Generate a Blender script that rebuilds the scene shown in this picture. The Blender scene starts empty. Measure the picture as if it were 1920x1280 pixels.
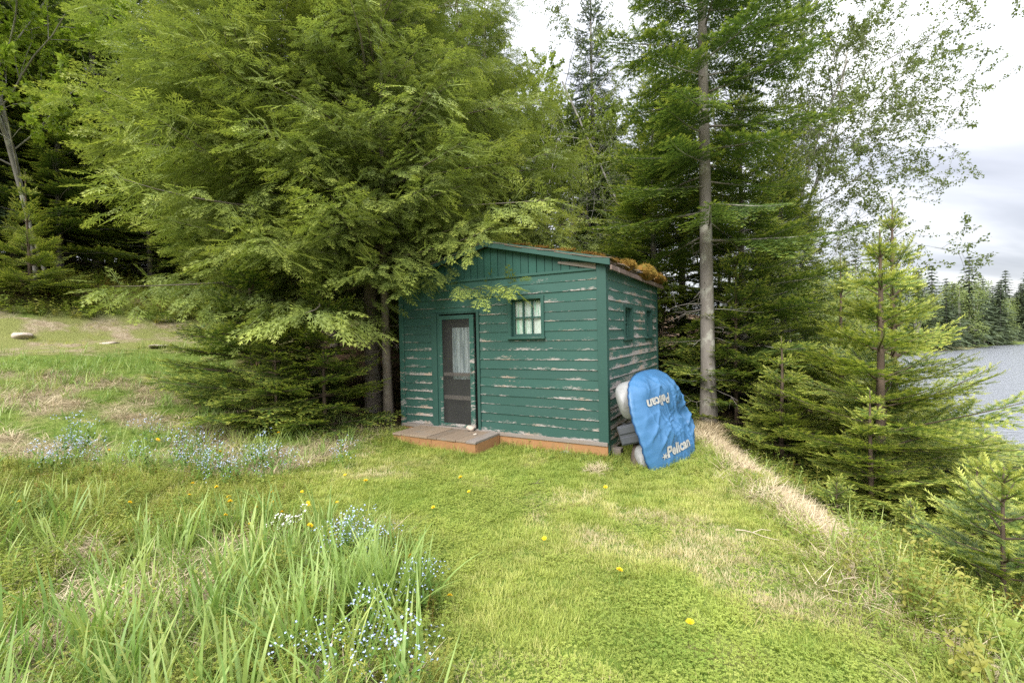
import bpy, math, random
import numpy as np
from mathutils import Matrix, Vector, Euler

scene = bpy.context.scene
COL = scene.collection
rad = math.radians

# ------------------------------------------------------------------ camera
cam_d = bpy.data.cameras.new('camera')
cam_d.sensor_width = 36.0
cam_d.lens = 16.0
cam_d.clip_start = 0.05
cam_d.clip_end = 2000
cam = bpy.data.objects.new('camera', cam_d)
COL.objects.link(cam)
CAM_H = 1.6
cam.matrix_world = (Matrix.Translation((0, 0, CAM_H)) @ Matrix.Rotation(rad(90 - 0.9), 4, 'X')
                    @ Matrix.Rotation(rad(-1.23), 4, 'Z'))
scene.camera = cam
scene.render.resolution_x = 1024
scene.render.resolution_y = 682

# ------------------------------------------------------------------ exposure
vs = scene.view_settings
vs.view_transform = 'Standard'
vs.look = 'None'
vs.exposure = 1.82
vs.gamma = 1.0
vs.use_curve_mapping = False
scene.render.engine = 'CYCLES'
cy = scene.cycles
cy.max_bounces = 8
cy.diffuse_bounces = 5
cy.glossy_bounces = 3
cy.transmission_bounces = 4
cy.transparent_max_bounces = 8
cy.sample_clamp_indirect = 6.0
cy.use_denoising = False
cy.denoiser = 'OPENIMAGEDENOISE'
cy.denoising_input_passes = 'RGB_ALBEDO_NORMAL'
cy.use_adaptive_sampling = False

# ------------------------------------------------------------------ sky (overcast)
SUN_EL, SUN_AZ = rad(42), rad(205)      # azimuth clockwise from +Y: behind the camera, to its left
world = bpy.data.worlds.new('World')
scene.world = world
world.use_nodes = True
wt = world.node_tree
for n in list(wt.nodes):
    wt.nodes.remove(n)


def wn(kind, **kw):
    n = wt.nodes.new(kind)
    for k, v in kw.items():
        setattr(n, k, v)
    return n


w_out = wn('ShaderNodeOutputWorld')
w_bg = wn('ShaderNodeBackground')
w_sky = wn('ShaderNodeTexSky', sky_type='NISHITA', sun_disc=False)
w_sky.sun_elevation = SUN_EL
w_sky.sun_rotation = SUN_AZ
w_tc = wn('ShaderNodeTexCoord')
w_sep = wn('ShaderNodeSeparateXYZ')
wt.links.new(w_tc.outputs['Generated'], w_sep.inputs[0])
w_z = wn('ShaderNodeMath', operation='MAXIMUM')
wt.links.new(w_sep.outputs['Z'], w_z.inputs[0])
w_z.inputs[1].default_value = 0.0
w_za = wn('ShaderNodeMath', operation='ADD')
wt.links.new(w_z.outputs[0], w_za.inputs[0])
w_za.inputs[1].default_value = 0.22
w_px = wn('ShaderNodeMath', operation='DIVIDE')
w_py = wn('ShaderNodeMath', operation='DIVIDE')
wt.links.new(w_sep.outputs['X'], w_px.inputs[0]); wt.links.new(w_za.outputs[0], w_px.inputs[1])
wt.links.new(w_sep.outputs['Y'], w_py.inputs[0]); wt.links.new(w_za.outputs[0], w_py.inputs[1])
w_cmb = wn('ShaderNodeCombineXYZ')
wt.links.new(w_px.outputs[0], w_cmb.inputs[0]); wt.links.new(w_py.outputs[0], w_cmb.inputs[1])
w_map = wn('ShaderNodeMapping')
w_map.inputs['Rotation'].default_value = (0, 0, rad(38))
w_map.inputs['Scale'].default_value = (0.55, 1.5, 1)
w_map.inputs['Location'].default_value = (0.35, 0.1, 0)
wt.links.new(w_cmb.outputs[0], w_map.inputs[0])
w_n = wn('ShaderNodeTexNoise')
w_n.inputs['Scale'].default_value = 1.0
w_n.inputs['Detail'].default_value = 5.0
w_n.inputs['Roughness'].default_value = 0.48
w_n.inputs['Distortion'].default_value = 0.4
wt.links.new(w_map.outputs[0], w_n.inputs['Vector'])
w_r = wn('ShaderNodeValToRGB')
cr = w_r.color_ramp
cr.elements[0].position = 0.36; cr.elements[0].color = (0.38, 0.39, 0.44, 1)
cr.elements[1].position = 0.62; cr.elements[1].color = (0.86, 0.86, 0.88, 1)
e = cr.elements.new(0.48); e.color = (0.54, 0.55, 0.60, 1)
wt.links.new(w_n.outputs['Fac'], w_r.inputs[0])
# an overcast sky grows brighter from the horizon up
w_z2 = wn('ShaderNodeMath', operation='MULTIPLY')
wt.links.new(w_z.outputs[0], w_z2.inputs[0]); wt.links.new(w_z.outputs[0], w_z2.inputs[1])
w_g = wn('ShaderNodeMath', operation='MULTIPLY_ADD')
wt.links.new(w_z2.outputs[0], w_g.inputs[0]); w_g.inputs[1].default_value = 1.9; w_g.inputs[2].default_value = 0.36
w_gm = wn('ShaderNodeVectorMath', operation='SCALE')
wt.links.new(w_r.outputs[0], w_gm.inputs[0]); wt.links.new(w_g.outputs[0], w_gm.inputs['Scale'])
w_nm = wn('ShaderNodeVectorMath', operation='SCALE')
wt.links.new(w_sky.outputs[0], w_nm.inputs[0]); w_nm.inputs['Scale'].default_value = 0.1
w_mix = wn('ShaderNodeMix', data_type='RGBA')
w_mix.inputs[0].default_value = 0.93
wt.links.new(w_nm.outputs[0], w_mix.inputs[6]); wt.links.new(w_gm.outputs[0], w_mix.inputs[7])
wt.links.new(w_mix.outputs[2], w_bg.inputs[0])
w_bg.inputs[1].default_value = 1.0
wt.links.new(w_bg.outputs[0], w_out.inputs[0])

# ------------------------------------------------------------------ sun, veiled by cloud
sun_d = bpy.data.lights.new('sun', 'SUN')
sun_d.energy = 1.5
sun_d.angle = rad(38)
sun_d.color = (1.0, 0.96, 0.88)
sun = bpy.data.objects.new('sun', sun_d)
COL.objects.link(sun)
sdir = Vector((math.sin(SUN_AZ) * math.cos(SUN_EL), math.cos(SUN_AZ) * math.cos(SUN_EL), math.sin(SUN_EL)))
sun.rotation_euler = sdir.to_track_quat('Z', 'Y').to_euler()
sun.location = (0, 0, 40)

# ------------------------------------------------------------------ helpers
RS = np.random.RandomState(7)


def tag(o, label=None, cat=None, group=None, kind=None):
    if label: o['label'] = label
    if cat: o['category'] = cat
    if group: o['group'] = group
    if kind: o['kind'] = kind
    return o


def link(o, parent=None):
    COL.objects.link(o)
    if parent is not None:
        o.parent = parent
    return o


def empty(name, loc, rz=0.0):
    o = bpy.data.objects.new(name, None)
    o.empty_display_size = 0.2
    o.location = loc
    o.rotation_euler = (0, 0, rz)
    return link(o)


def make_mesh(name, V, F, attrs=None, mats=(), smooth=False):
    """V (n,3); F a list of index arrays, (m,3) or (m,4)."""
    if isinstance(F, np.ndarray):
        F = [F]
    me = bpy.data.meshes.new(name)
    V = np.asarray(V, np.float32)
    me.vertices.add(len(V))
    me.vertices.foreach_set('co', V.ravel())
    loops = np.concatenate([np.asarray(f, np.int32).ravel() for f in F])
    sizes = np.concatenate([np.full(len(f), f.shape[1], np.int32) for f in F])
    me.loops.add(len(loops))
    me.loops.foreach_set('vertex_index', loops)
    me.polygons.add(len(sizes))
    starts = np.concatenate([[0], np.cumsum(sizes)[:-1]]).astype(np.int32)
    me.polygons.foreach_set('loop_start', starts)
    me.polygons.foreach_set('use_smooth', np.full(len(sizes), bool(smooth)))
    for k, a in (attrs or {}).items():
        at = me.attributes.new(k, 'FLOAT', 'POINT')
        at.data.foreach_set('value', np.asarray(a, np.float32))
    for m in mats:
        me.materials.append(m)
    me.update(calc_edges=True)
    return me


class Acc:
    """collects triangles (with per-vertex attributes) or quads"""

    def __init__(self):
        self.V, self.F, self.T, self.n = [], {3: [], 4: []}, [], 0

    def add(self, V, F, t=0.0):
        V = np.asarray(V, float).reshape(-1, 3)
        F = np.asarray(F, int)
        self.V.append(V)
        self.F[F.shape[1]].append(F + self.n)
        self.T.append(np.broadcast_to(np.asarray(t, float), (len(V),)) if np.ndim(t) < 2 else t)
        self.n += len(V)
        return self

    def box(self, x0, x1, y0, y1, z0, z1, t=0.0):
        V = [(x, y, z) for z in (z0, z1) for y in (y0, y1) for x in (x0, x1)]
        F = [(0, 2, 3, 1), (4, 5, 7, 6), (0, 1, 5, 4), (2, 6, 7, 3), (0, 4, 6, 2), (1, 3, 7, 5)]
        return self.add(V, F, t)

    def arrays(self):
        V = np.concatenate(self.V)
        F = [np.concatenate(f) for f in self.F.values() if f]
        return V, F, np.concatenate(self.T)

    def obj(self, name, mat, parent=None, smooth=False, attr='tint', bevel=0):
        V, F, T = self.arrays()
        me = make_mesh(name, V, F, {attr: T}, [mat] if mat else [], smooth)
        o = bpy.data.objects.new(name, me)
        if bevel:
            b = o.modifiers.new('bevel', 'BEVEL'); b.width = bevel; b.segments = 2
        return link(o, parent)


def norm(v):
    v = np.asarray(v, float)
    return v / (np.linalg.norm(v, axis=-1, keepdims=True) + 1e-12)


def tube(P, r, sides=6, cap=True):
    P = np.asarray(P, float); r = np.broadcast_to(np.asarray(r, float), (len(P),))
    D = norm(np.gradient(P, axis=0))
    ref = np.array([0.0, 0.0, 1.0]) if abs(D[:, 2]).mean() < 0.8 else np.array([1.0, 0.0, 0.0])
    A = norm(np.cross(D, ref)); B = np.cross(D, A)
    a = np.linspace(0, 2 * math.pi, sides, endpoint=False)
    V = P[:, None] + r[:, None, None] * (np.cos(a)[None, :, None] * A[:, None] + np.sin(a)[None, :, None] * B[:, None])
    V = V.reshape(-1, 3)
    i = np.arange(len(P) - 1)[:, None] * sides; j = np.arange(sides)[None]; j2 = (j + 1) % sides
    q = np.stack([i + j, i + j2, i + sides + j2, i + sides + j], -1).reshape(-1, 4)
    F = np.concatenate([q[:, [0, 1, 2]], q[:, [0, 2, 3]]])
    if cap:
        k = len(V); V = np.vstack([V, P[-1]])
        m = (len(P) - 1) * sides
        F = np.vstack([F, [(m + s, m + (s + 1) % sides, k) for s in range(sides)]])
    return V, F


def vnoise(x, y, seed=0):
    """value noise in 0..1 on a unit lattice"""
    x = np.asarray(x, float); y = np.asarray(y, float)
    xi = np.floor(x).astype(np.int64); yi = np.floor(y).astype(np.int64)
    fx = x - xi; fy = y - yi
    fx = fx * fx * (3 - 2 * fx); fy = fy * fy * (3 - 2 * fy)

    def h(a, b):
        v = np.sin(a * 127.1 + b * 311.7 + seed * 74.7) * 43758.5453
        return v - np.floor(v)
    return ((h(xi, yi) * (1 - fx) + h(xi + 1, yi) * fx) * (1 - fy)
            + (h(xi, yi + 1) * (1 - fx) + h(xi + 1, yi + 1) * fx) * fy)


def fbm(x, y, seed=0, oct=3):
    s = 0; a = 0.5; t = 0
    for k in range(oct):
        s = s + a * vnoise(x * 2 ** k, y * 2 ** k, seed + k); t += a; a *= 0.5
    return s / t


# ------------------------------------------------------------------ materials
MATS = {}


class NT:
    def __init__(self, name):
        self.m = bpy.data.materials.new(name)
        self.m.use_nodes = True
        self.t = self.m.node_tree
        for n in list(self.t.nodes):
            self.t.nodes.remove(n)
        self.out = self.t.nodes.new('ShaderNodeOutputMaterial')
        MATS[name] = self.m

    def n(self, kind, ins=None, **kw):
        nd = self.t.nodes.new(kind)
        for k, v in kw.items():
            setattr(nd, k, v)
        for k, v in (ins or {}).items():
            self.set(nd.inputs[k], v)
        return nd

    def set(self, sock, v):
        if hasattr(v, 'is_linked') or isinstance(v, bpy.types.NodeSocket):
            self.t.links.new(v, sock)
        else:
            if isinstance(v, (tuple, list)) and len(v) == 3 and sock.type == 'RGBA':
                v = (*v, 1)
            sock.default_value = v

    def mix(self, f, a, b, blend='MIX'):
        nd = self.n('ShaderNodeMix', data_type='RGBA', blend_type=blend)
        self.set(nd.inputs[0], f); self.set(nd.inputs[6], a); self.set(nd.inputs[7], b)
        return nd.outputs[2]

    def math(self, op, a, b=None, c=None, clamp=False):
        nd = self.n('ShaderNodeMath', operation=op, use_clamp=clamp)
        for i, v in enumerate((a, b, c)):
            if v is not None:
                self.set(nd.inputs[i], v)
        return nd.outputs[0]

    def attr(self, name, typ='GEOMETRY'):
        return self.n('ShaderNodeAttribute', attribute_name=name, attribute_type=typ).outputs['Fac']

    def coord(self, which='Object', scale=None):
        o = self.n('ShaderNodeTexCoord').outputs[which]
        if scale is not None:
            mp = self.n('ShaderNodeMapping', {'Vector': o}); mp.inputs['Scale'].default_value = scale
            o = mp.outputs[0]
        return o

    def noise(self, vec, scale, detail=4, rough=0.55, dist=0.0):
        nd = self.n('ShaderNodeTexNoise', {'Vector': vec, 'Scale': scale, 'Detail': detail, 'Roughness': rough, 'Distortion': dist})
        return nd.outputs['Fac']

    def ramp(self, f, stops):
        nd = self.n('ShaderNodeValToRGB', {'Fac': f})
        cr = nd.color_ramp
        while len(cr.elements) < len(stops):
            cr.elements.new(0.5)
        for el, (p, c) in zip(cr.elements, stops):
            el.position = p
            el.color = (c, c, c, 1) if not isinstance(c, tuple) else (*c, 1)
        return nd.outputs[0]

    def step(self, f, lo, hi):
        nd = self.n('ShaderNodeMapRange', {'Value': f, 'From Min': lo, 'From Max': hi})
        nd.interpolation_type = 'SMOOTHSTEP'
        return nd.outputs[0]

    def bump(self, h, strength=0.5, dist=0.01):
        return self.n('ShaderNodeBump', {'Height': h, 'Strength': strength, 'Distance': dist}).outputs[0]

    def pbr(self, col, rough=0.7, normal=None, spec=0.3, **kw):
        p = self.n('ShaderNodeBsdfPrincipled')
        self.set(p.inputs['Base Color'], col); self.set(p.inputs['Roughness'], rough)
        self.set(p.inputs['Specular IOR Level'], spec)
        if normal is not None:
            self.set(p.inputs['Normal'], normal)
        for k, v in kw.items():
            self.set(p.inputs[k.replace('_', ' ')], v)
        return p.outputs[0]

    def done(self, sh):
        self.t.links.new(sh, self.out.inputs[0])
        return self.m


def leaf_mat(name, stops, trans=0.35, rough=0.5, spec=0.25, var=0.25, inst=False, tcol=(1.05, 1.08, 0.70)):
    """foliage: colour by the 'tint' attribute (old to new growth), light passing through"""
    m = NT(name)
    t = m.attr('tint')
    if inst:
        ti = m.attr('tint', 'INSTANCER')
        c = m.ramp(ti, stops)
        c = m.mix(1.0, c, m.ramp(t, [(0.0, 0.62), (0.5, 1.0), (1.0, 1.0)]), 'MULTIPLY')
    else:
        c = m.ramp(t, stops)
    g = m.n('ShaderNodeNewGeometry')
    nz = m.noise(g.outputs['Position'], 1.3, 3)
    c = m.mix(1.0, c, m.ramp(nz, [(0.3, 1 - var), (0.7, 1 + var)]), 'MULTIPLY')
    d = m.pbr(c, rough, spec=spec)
    tr = m.n('ShaderNodeBsdfTranslucent', {'Color': m.mix(1.0, c, tcol, 'MULTIPLY')})
    mx = m.n('ShaderNodeMixShader', {0: trans, 1: d, 2: tr.outputs[0]})
    return m.done(mx.outputs[0])


def bark_mat(name, c0, c1, c2=None, scale=6.0, lichen=0.0, stretch=(1, 1, 0.25)):
    m = NT(name)
    co = m.coord('Object', stretch)
    n1 = m.noise(co, scale * 3, 6, 0.65)
    n2 = m.noise(m.coord('Object'), scale * 0.6, 4)
    c = m.mix(n1, c0, c1)
    if c2:
        c = m.mix(m.step(n2, 0.52, 0.62), c, c2)
    return m.done(m.pbr(c, 0.9, m.bump(n1, 0.8, 0.02), spec=0.15))

# ------------------------------------------------------------------ terrain
def smooth_table(pts, lo, hi, sig):
    x = np.arange(lo, hi, 0.1)
    y = np.interp(x, *zip(*pts))
    k = np.exp(-0.5 * (np.arange(-40, 41) * 0.1 / sig) ** 2); k /= k.sum()
    yp = np.pad(y, 40, mode='edge')
    return x, np.convolve(yp, k, 'valid')


HILL = smooth_table([(-60, -.02), (3, 0), (5, .05), (5.9, .13), (7.3, .28), (9.5, .68), (12, 1.3), (13, 1.5), (14.4, 1.70),
                     (16.2, 2.95), (18.5, 3.7), (25, 4.8), (40, 7), (80, 11), (400, 14)], -60, 300, 0.35)
DROP = smooth_table([(-60, 0), (-.45, 0), (-.1, .05), (.25, .25), (.7, .55), (1.5, .85), (4, 1.4), (7, 1.95), (9, 2.3), (14, 3.0), (400, 3.0)], -60, 300, 0.12)
EDGE = [(-30, 1.0), (-5, 1.9), (2, 2.22), (4, 2.58), (6, 2.83), (7.2, 3.05), (8.5, 4.0), (11, 6.0), (16, 9), (30, 16), (45, 26), (60, 30), (300, 60)]
FAR = [(-60, -3), (-8, -3), (0, -2.05), (1, -1.6), (6, -1.1), (20, .6), (60, 5), (150, 9), (400, 12)]
WATER_Z = -2.0


def edge_x(y):
    return np.interp(y, *zip(*EDGE))


def bump_noise(x, y):
    return (fbm(x * 0.9, y * 0.9, 3) - 0.5) * 0.10 + (vnoise(x * 3.1, y * 3.1, 9) - 0.5) * 0.025


def upd(x, y):
    return -0.8 * x + 0.6 * y


def ground_z(x, y, bumps=True):
    x = np.asarray(x, float); y = np.asarray(y, float)
    h = np.interp(upd(x, y), *HILL)
    near = h - np.interp(x - edge_x(y), *DROP)
    far = np.interp((y - (45 + (x - 27) * 0.57)) * 0.87, *zip(*FAR))
    far = np.where((x > 12), far, -3.0)
    z = np.maximum(near, far)
    if bumps:
        w = np.clip((upd(x, y) - 5.5) / 4, 0.25, 1.0) + np.clip((x - edge_x(y)) * 1.2, 0, 1.0)
        z = z + bump_noise(x, y) * w
    return z


def gz(x, y):
    return float(ground_z(np.array([x]), np.array([y]))[0])


def path_dist(x, y):
    P = np.array(PATH)
    d = np.full(np.shape(x), 1e9)
    for a, b in zip(P[:-1], P[1:]):
        ab = b - a
        t = np.clip(((x - a[0]) * ab[0] + (y - a[1]) * ab[1]) / (ab @ ab), 0, 1)
        d = np.minimum(d, np.hypot(x - a[0] - t * ab[0], y - a[1] - t * ab[1]))
    return d


PATH = [(-22, 1.5), (-17, 5.0), (-13.5, 7.4), (-10.4, 9.4), (-8.4, 11.6), (-7.0, 14.5), (-6.6, 18.5), (-8, 26)]


def lawn_left(y):
    return np.interp(y, [0, 1.5, 2.1, 3.03, 3.7, 4.0, 4.15, 4.75, 4.95, 5.6, 6.5, 7.3, 8],
                     [0.0, -.2, -.40, -.68, -1.15, -1.6, -5.4, -5.2, -2.7, -2.35, -2.1, -1.9, -1.8])


def in_cabin(x, y, m=0.0):
    qx = (x - 1.186) * .8729 - (y - 5.781) * .4878
    qy = (x - 1.186) * .4878 + (y - 5.781) * .8729
    return (qx > -3.43 - m) & (qx < m) & (qy > -m) & (qy < 3.08 + m)


def shade_trees(x, y):
    """needle litter: under the cedars, behind and beside the cabin"""
    a = np.clip((y - np.interp(x, [-9, -5, -2.2, -1.5, 1, 3, 5], [14.5, 8.0, 7.0, 7.2, 7.5, 7.9, 8.6])) * 1.5, 0, 1)
    return a


def build_ground():
    def axis(a, b, step, lo, hi, g=1.13):
        c = list(np.arange(a, b + 1e-6, step))
        s = step
        l, r = [], []
        v = a
        while v > lo:
            s *= g; v -= s; l.append(v)
        v = b; s = step
        while v < hi:
            s *= g; v += s; r.append(v)
        return np.array(l[::-1] + c + r)
    X = axis(-13, 12, 0.11, -260, 320); Y = axis(-3, 15, 0.11, -60, 420)
    gx, gy = np.meshgrid(X, Y)
    z = ground_z(gx, gy)
    V = np.stack([gx, gy, z], -1).reshape(-1, 3)
    nx, ny = len(X), len(Y)
    i = (np.arange(ny - 1)[:, None] * nx + np.arange(nx - 1)[None]).ravel()
    F = np.stack([i, i + 1, i + nx + 1, i + nx], -1)
    x, y = V[:, 0], V[:, 1]
    e = x - edge_x(y)
    litter = shade_trees(x, y)
    litter = litter * np.clip((4.5 - e) / 2, 0, 1)
    d = upd(x, y)
    straw = np.clip(1 - np.abs(e + 0.05) / 0.5, 0, 1) * (y < 8)
    straw = np.maximum(straw, np.clip((fbm(x * 1.5, y * 1.5, 21) - 0.45) * 5, 0, 1) * (x < lawn_left(y)) * (y < 8) * 0.9)
    straw = np.maximum(straw, np.clip((e - 0.3), 0, 0.6) * (fbm(x * 2, y * 2, 5) > .45))
    pd = path_dist(x, y)
    pth = np.clip((1.5 - pd + (fbm(x * 1.3, y * 1.3, 31) - .5) * 1.6) / .5, 0, 1)
    litter = np.maximum(litter, np.clip((d - 15.2) * 1.0, 0, 1))
    me = make_mesh('ground', V, F, {'litter': litter, 'straw': straw, 'path': pth}, [MATS['ground']], True)
    o = link(bpy.data.objects.new('ground', me))
    tag(o, kind='structure')
    return o


def ground_material():
    m = NT('ground')
    co = m.coord('Object')
    n1 = m.noise(co, 1.4, 4)
    n2 = m.noise(co, 9, 5, 0.65)
    n3 = m.noise(co, 45, 4, 0.7)
    turf = m.mix(m.step(n2, .35, .65), (0.105, 0.165, 0.026), (0.19, 0.245, 0.055))
    turf = m.mix(m.step(n1, .56, .72), turf, (0.32, 0.29, 0.13))
    straw = m.mix(n3, (0.20, 0.15, 0.085), (0.50, 0.42, 0.27))
    lit = m.mix(m.step(n2, .4, .65), (0.085, 0.058, 0.038), (0.19, 0.12, 0.072))
    lit = m.mix(m.step(n1, .55, .7), lit, (0.075, 0.085, 0.03))
    pth = m.mix(m.step(n2, .35, .7), (0.27, 0.215, 0.13), (0.40, 0.335, 0.23))
    pth = m.mix(m.step(n1, .42, .62), pth, (0.20, 0.21, 0.07))
    c = m.mix(m.attr('straw'), turf, straw)
    c = m.mix(m.attr('litter'), c, lit)
    c = m.mix(m.attr('path'), c, pth)
    c = m.mix(1.0, c, m.ramp(n3, [(0.3, .7), (0.7, 1.25)]), 'MULTIPLY')
    h = m.math('ADD', n3, m.math('MULTIPLY', n2, 2.0))
    m.done(m.pbr(c, 0.95, m.bump(h, 0.9, 0.03), spec=0.1))


ground_material()
ground = build_ground()

# far shore colour is the same ground sheet; the lake lies at its own level
m = NT('lake')
co = m.coord('Object')
wv = m.noise(m.coord('Object', (1.0, 1.9, 1)), 2.2, 4, 0.6)
wv2 = m.noise(m.coord('Object', (1.0, 2.2, 1)), 7.0, 3, 0.6)
hh = m.math('ADD', wv, m.math('MULTIPLY', wv2, 0.35))
m.done(m.pbr((0.22, 0.235, 0.26), 0.14, m.bump(hh, 0.55, 0.30), spec=0.8))
me = make_mesh('lake', [(6, 2, WATER_Z), (320, 2, WATER_Z), (320, 260, WATER_Z), (6, 260, WATER_Z)], np.array([(0, 1, 2, 3)]), None, [MATS['lake']])
lake = tag(link(bpy.data.objects.new('lake', me)), kind='structure')


def build_path():
    """the dirt track: a sheet a little above the ground, its rim ragged"""
    P = np.array(PATH, float)
    t = np.concatenate([[0], np.cumsum(np.hypot(*np.diff(P, axis=0).T))])
    s = np.arange(0, t[-1], 0.25)
    c = np.stack([np.interp(s, t, P[:, k]) for k in (0, 1)], -1)
    for _ in range(12):
        c[1:-1] = (c[:-2] + c[1:-1] * 2 + c[2:]) / 4
    dn = norm(np.gradient(c, axis=0)); nn = np.stack([-dn[:, 1], dn[:, 0]], -1)
    w = np.linspace(-1, 1, 15)
    wid = 1.15 + 0.45 * (fbm(s * 0.6, s * 0 + 2, 4) - .5)
    off = (vnoise(s * 1.7, s * 0, 8) - .5) * .5
    Vx = c[:, None] + nn[:, None] * (w[None, :, None] * wid[:, None, None] + off[:, None, None] * np.abs(w)[None, :, None])
    z = ground_z(Vx[..., 0], Vx[..., 1]) + np.where(np.abs(w) > 0.95, -0.05, 0.014)[None] - 0.03 * np.exp(-((np.abs(w) - .5) / .2) ** 2)[None] * 0
    V = np.concatenate([Vx, z[..., None]], -1).reshape(-1, 3)
    n = len(w)
    i = (np.arange(len(s) - 1)[:, None] * n + np.arange(n - 1)[None]).ravel()
    F = np.stack([i, i + 1, i + n + 1, i + n], -1)
    m = NT('dirt_track')
    co = m.coord('Object')
    n1 = m.noise(co, 1.1, 4); n2 = m.noise(co, 7, 5, .65); n3 = m.noise(co, 40, 4, .7)
    cl = m.mix(m.step(n2, .35, .7), (0.26, 0.205, 0.125), (0.43, 0.355, 0.25))
    cl = m.mix(m.step(n1, .38, .56), cl, (0.22, 0.235, 0.075))
    cl = m.mix(1.0, cl, m.ramp(n3, [(.3, .72), (.7, 1.2)]), 'MULTIPLY')
    m.done(m.pbr(cl, .95, m.bump(m.math('ADD', n3, n2), .9, .03), spec=.1))
    o = link(bpy.data.objects.new('path', make_mesh('path', V, F, None, [MATS['dirt_track']], True)))
    tag(o, kind='structure')


build_path()

# ------------------------------------------------------------------ cabin materials
def peel_mat(name, amount, wood0=(0.27, 0.24, 0.225), wood1=(0.38, 0.352, 0.337), green=(0.021, 0.060, 0.050), green2=(0.033, 0.083, 0.069), soft=.02):
    m = NT(name)
    co = m.coord('Object')
    n = m.noise(m.coord('Object', (.55, .55, 3.2)), 3.2, 5, 0.6)
    fine = m.noise(m.coord('Object', (.7, .7, 5)), 24, 6, 0.72, 0.4)
    low = m.attr('tint')                      # 0 at a board's upper edge, 1 at its weathered lower edge
    rnd = m.n('ShaderNodeObjectInfo').outputs['Random']
    grain = m.noise(m.coord('Object', (2, 2, 40)), 6, 4, .7)
    wood = m.mix(grain, wood0, wood1)
    wood = m.mix(m.step(m.noise(co, 2.5, 3), .5, .64), wood, (0.36, 0.28, 0.225))
    gv = m.mix(m.noise(co, 1.6, 4), green, green2)
    gv = m.mix(m.math('MULTIPLY', m.step(fine, .55, .75), .30), gv, (0.08, 0.19, 0.15))
    gv = m.mix(m.math('MULTIPLY', rnd, .25), gv, (0.024, 0.115, 0.086))
    s = m.math('ADD', m.math('MULTIPLY', n, .9), m.math('MULTIPLY', fine, .75))
    s = m.math('ADD', s, m.math('MULTIPLY', m.math('POWER', low, 3.0), .24))
    s = m.math('ADD', s, m.math('MULTIPLY', rnd, .10))
    zz = m.n('ShaderNodeSeparateXYZ', {0: co}).outputs['Z']
    s = m.math('ADD', s, m.math('MULTIPLY_ADD', zz, -.065, .075))
    s = m.math('ADD', s, m.math('MULTIPLY_ADD', m.noise(co, .9, 2), .34, -.17))
    k = m.step(s, 1.15 - soft - amount, 1.15 + soft - amount)
    c = m.mix(k, gv, wood)
    hgt = m.math('SUBTRACT', m.math('MULTIPLY', fine, .3), m.math('MULTIPLY', k, .6))
    return m.done(m.pbr(c, m.mix(k, (.55, .55, .55), (.9, .9, .9)), m.bump(hgt, .5, .004), spec=.3))


peel_mat('green_front', 0.035, soft=.03)
peel_mat('green_side', 0.165, green=(0.030, 0.090, 0.072), green2=(0.055, 0.125, 0.102), soft=.05)
peel_mat('green_trim', -0.04)
peel_mat('green_trim_worn', 0.13)
peel_mat('green_gable', -0.10, green=(0.013, 0.053, 0.043), green2=(0.020, 0.072, 0.058))


def wood_mat(name, c0, c1, c2, scale=(3, 3, 3), rough=.8):
    m = NT(name)
    g = m.noise(m.coord('Object', scale), 4, 6, .65, .6)
    b = m.noise(m.coord('Object'), 5, 4)
    r = m.n('ShaderNodeObjectInfo').outputs['Random']
    c = m.mix(g, c0, c1)
    c = m.mix(m.step(b, .52, .7), c, c2)
    c = m.mix(1.0, c, m.ramp(r, [(0, .8), (1, 1.15)]), 'MULTIPLY')
    return m.done(m.pbr(c, rough, m.bump(g, .4, .005), spec=.2))


wood_mat('orange_wood', (0.25, 0.125, 0.055), (0.37, 0.20, 0.095), (0.28, 0.165, 0.085), (1.5, 1.5, 22))
wood_mat('deck_wood', (0.165, 0.122, 0.088), (0.27, 0.21, 0.155), (0.20, 0.17, 0.14), (22, 1.2, 1.2))
wood_mat('grey_wood', (0.14, 0.12, 0.105), (0.28, 0.245, 0.22), (0.21, 0.17, 0.14), (1.5, 1.5, 30))
wood_mat('eave_wood', (0.07, 0.052, 0.042), (0.23, 0.165, 0.145), (0.26, 0.205, 0.19), (8, 2, 8))
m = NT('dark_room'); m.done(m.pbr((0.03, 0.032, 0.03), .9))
m = NT('glass')
lw = m.n('ShaderNodeLayerWeight', {'Blend': .5})
fr = m.math('MULTIPLY_ADD', m.math('POWER', lw.outputs['Facing'], 5.0), .85, .045)
gl = m.n('ShaderNodeBsdfGlossy', {'Color': (1, 1, 1, 1), 'Roughness': .03})
tp = m.n('ShaderNodeBsdfTransparent', {'Color': (.93, .97, .95, 1)})
m.done(m.n('ShaderNodeMixShader', {0: fr, 1: tp.outputs[0], 2: gl.outputs[0]}).outputs[0])
m = NT('curtain')
co = m.coord('Object', (1, 1, .06))
st = m.noise(co, 26, 3, .6)
c = m.mix(m.step(st, .50, .62), (0.66, 0.645, 0.65), (0.30, 0.50, 0.41))
c = m.mix(m.math('MULTIPLY', m.step(m.noise(m.coord('Object'), 5, 3), .5, .7), .45), c, (.40, .50, .36))
m.done(m.pbr(c, .9, spec=.1))
m = NT('lace_curtain')
co = m.coord('Object', (1, 1, .05))
st = m.noise(co, 34, 3, .65)
m.done(m.pbr(m.mix(m.step(st, .38, .62), (0.34, 0.43, 0.45), (0.72, 0.82, 0.84)), .9, spec=.1))
m = NT('insect_screen')
d = m.n('ShaderNodeBsdfDiffuse', {'Color': m.mix(m.noise(m.coord('Object'), 4, 4), (.035, .037, .037, 1), (.085, .085, .08, 1))})
t = m.n('ShaderNodeBsdfTransparent', {'Color': (1, 1, 1, 1)})
m.done(m.n('ShaderNodeMixShader', {0: .70, 1: d.outputs[0], 2: t.outputs[0]}).outputs[0])
m = NT('moss')
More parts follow.
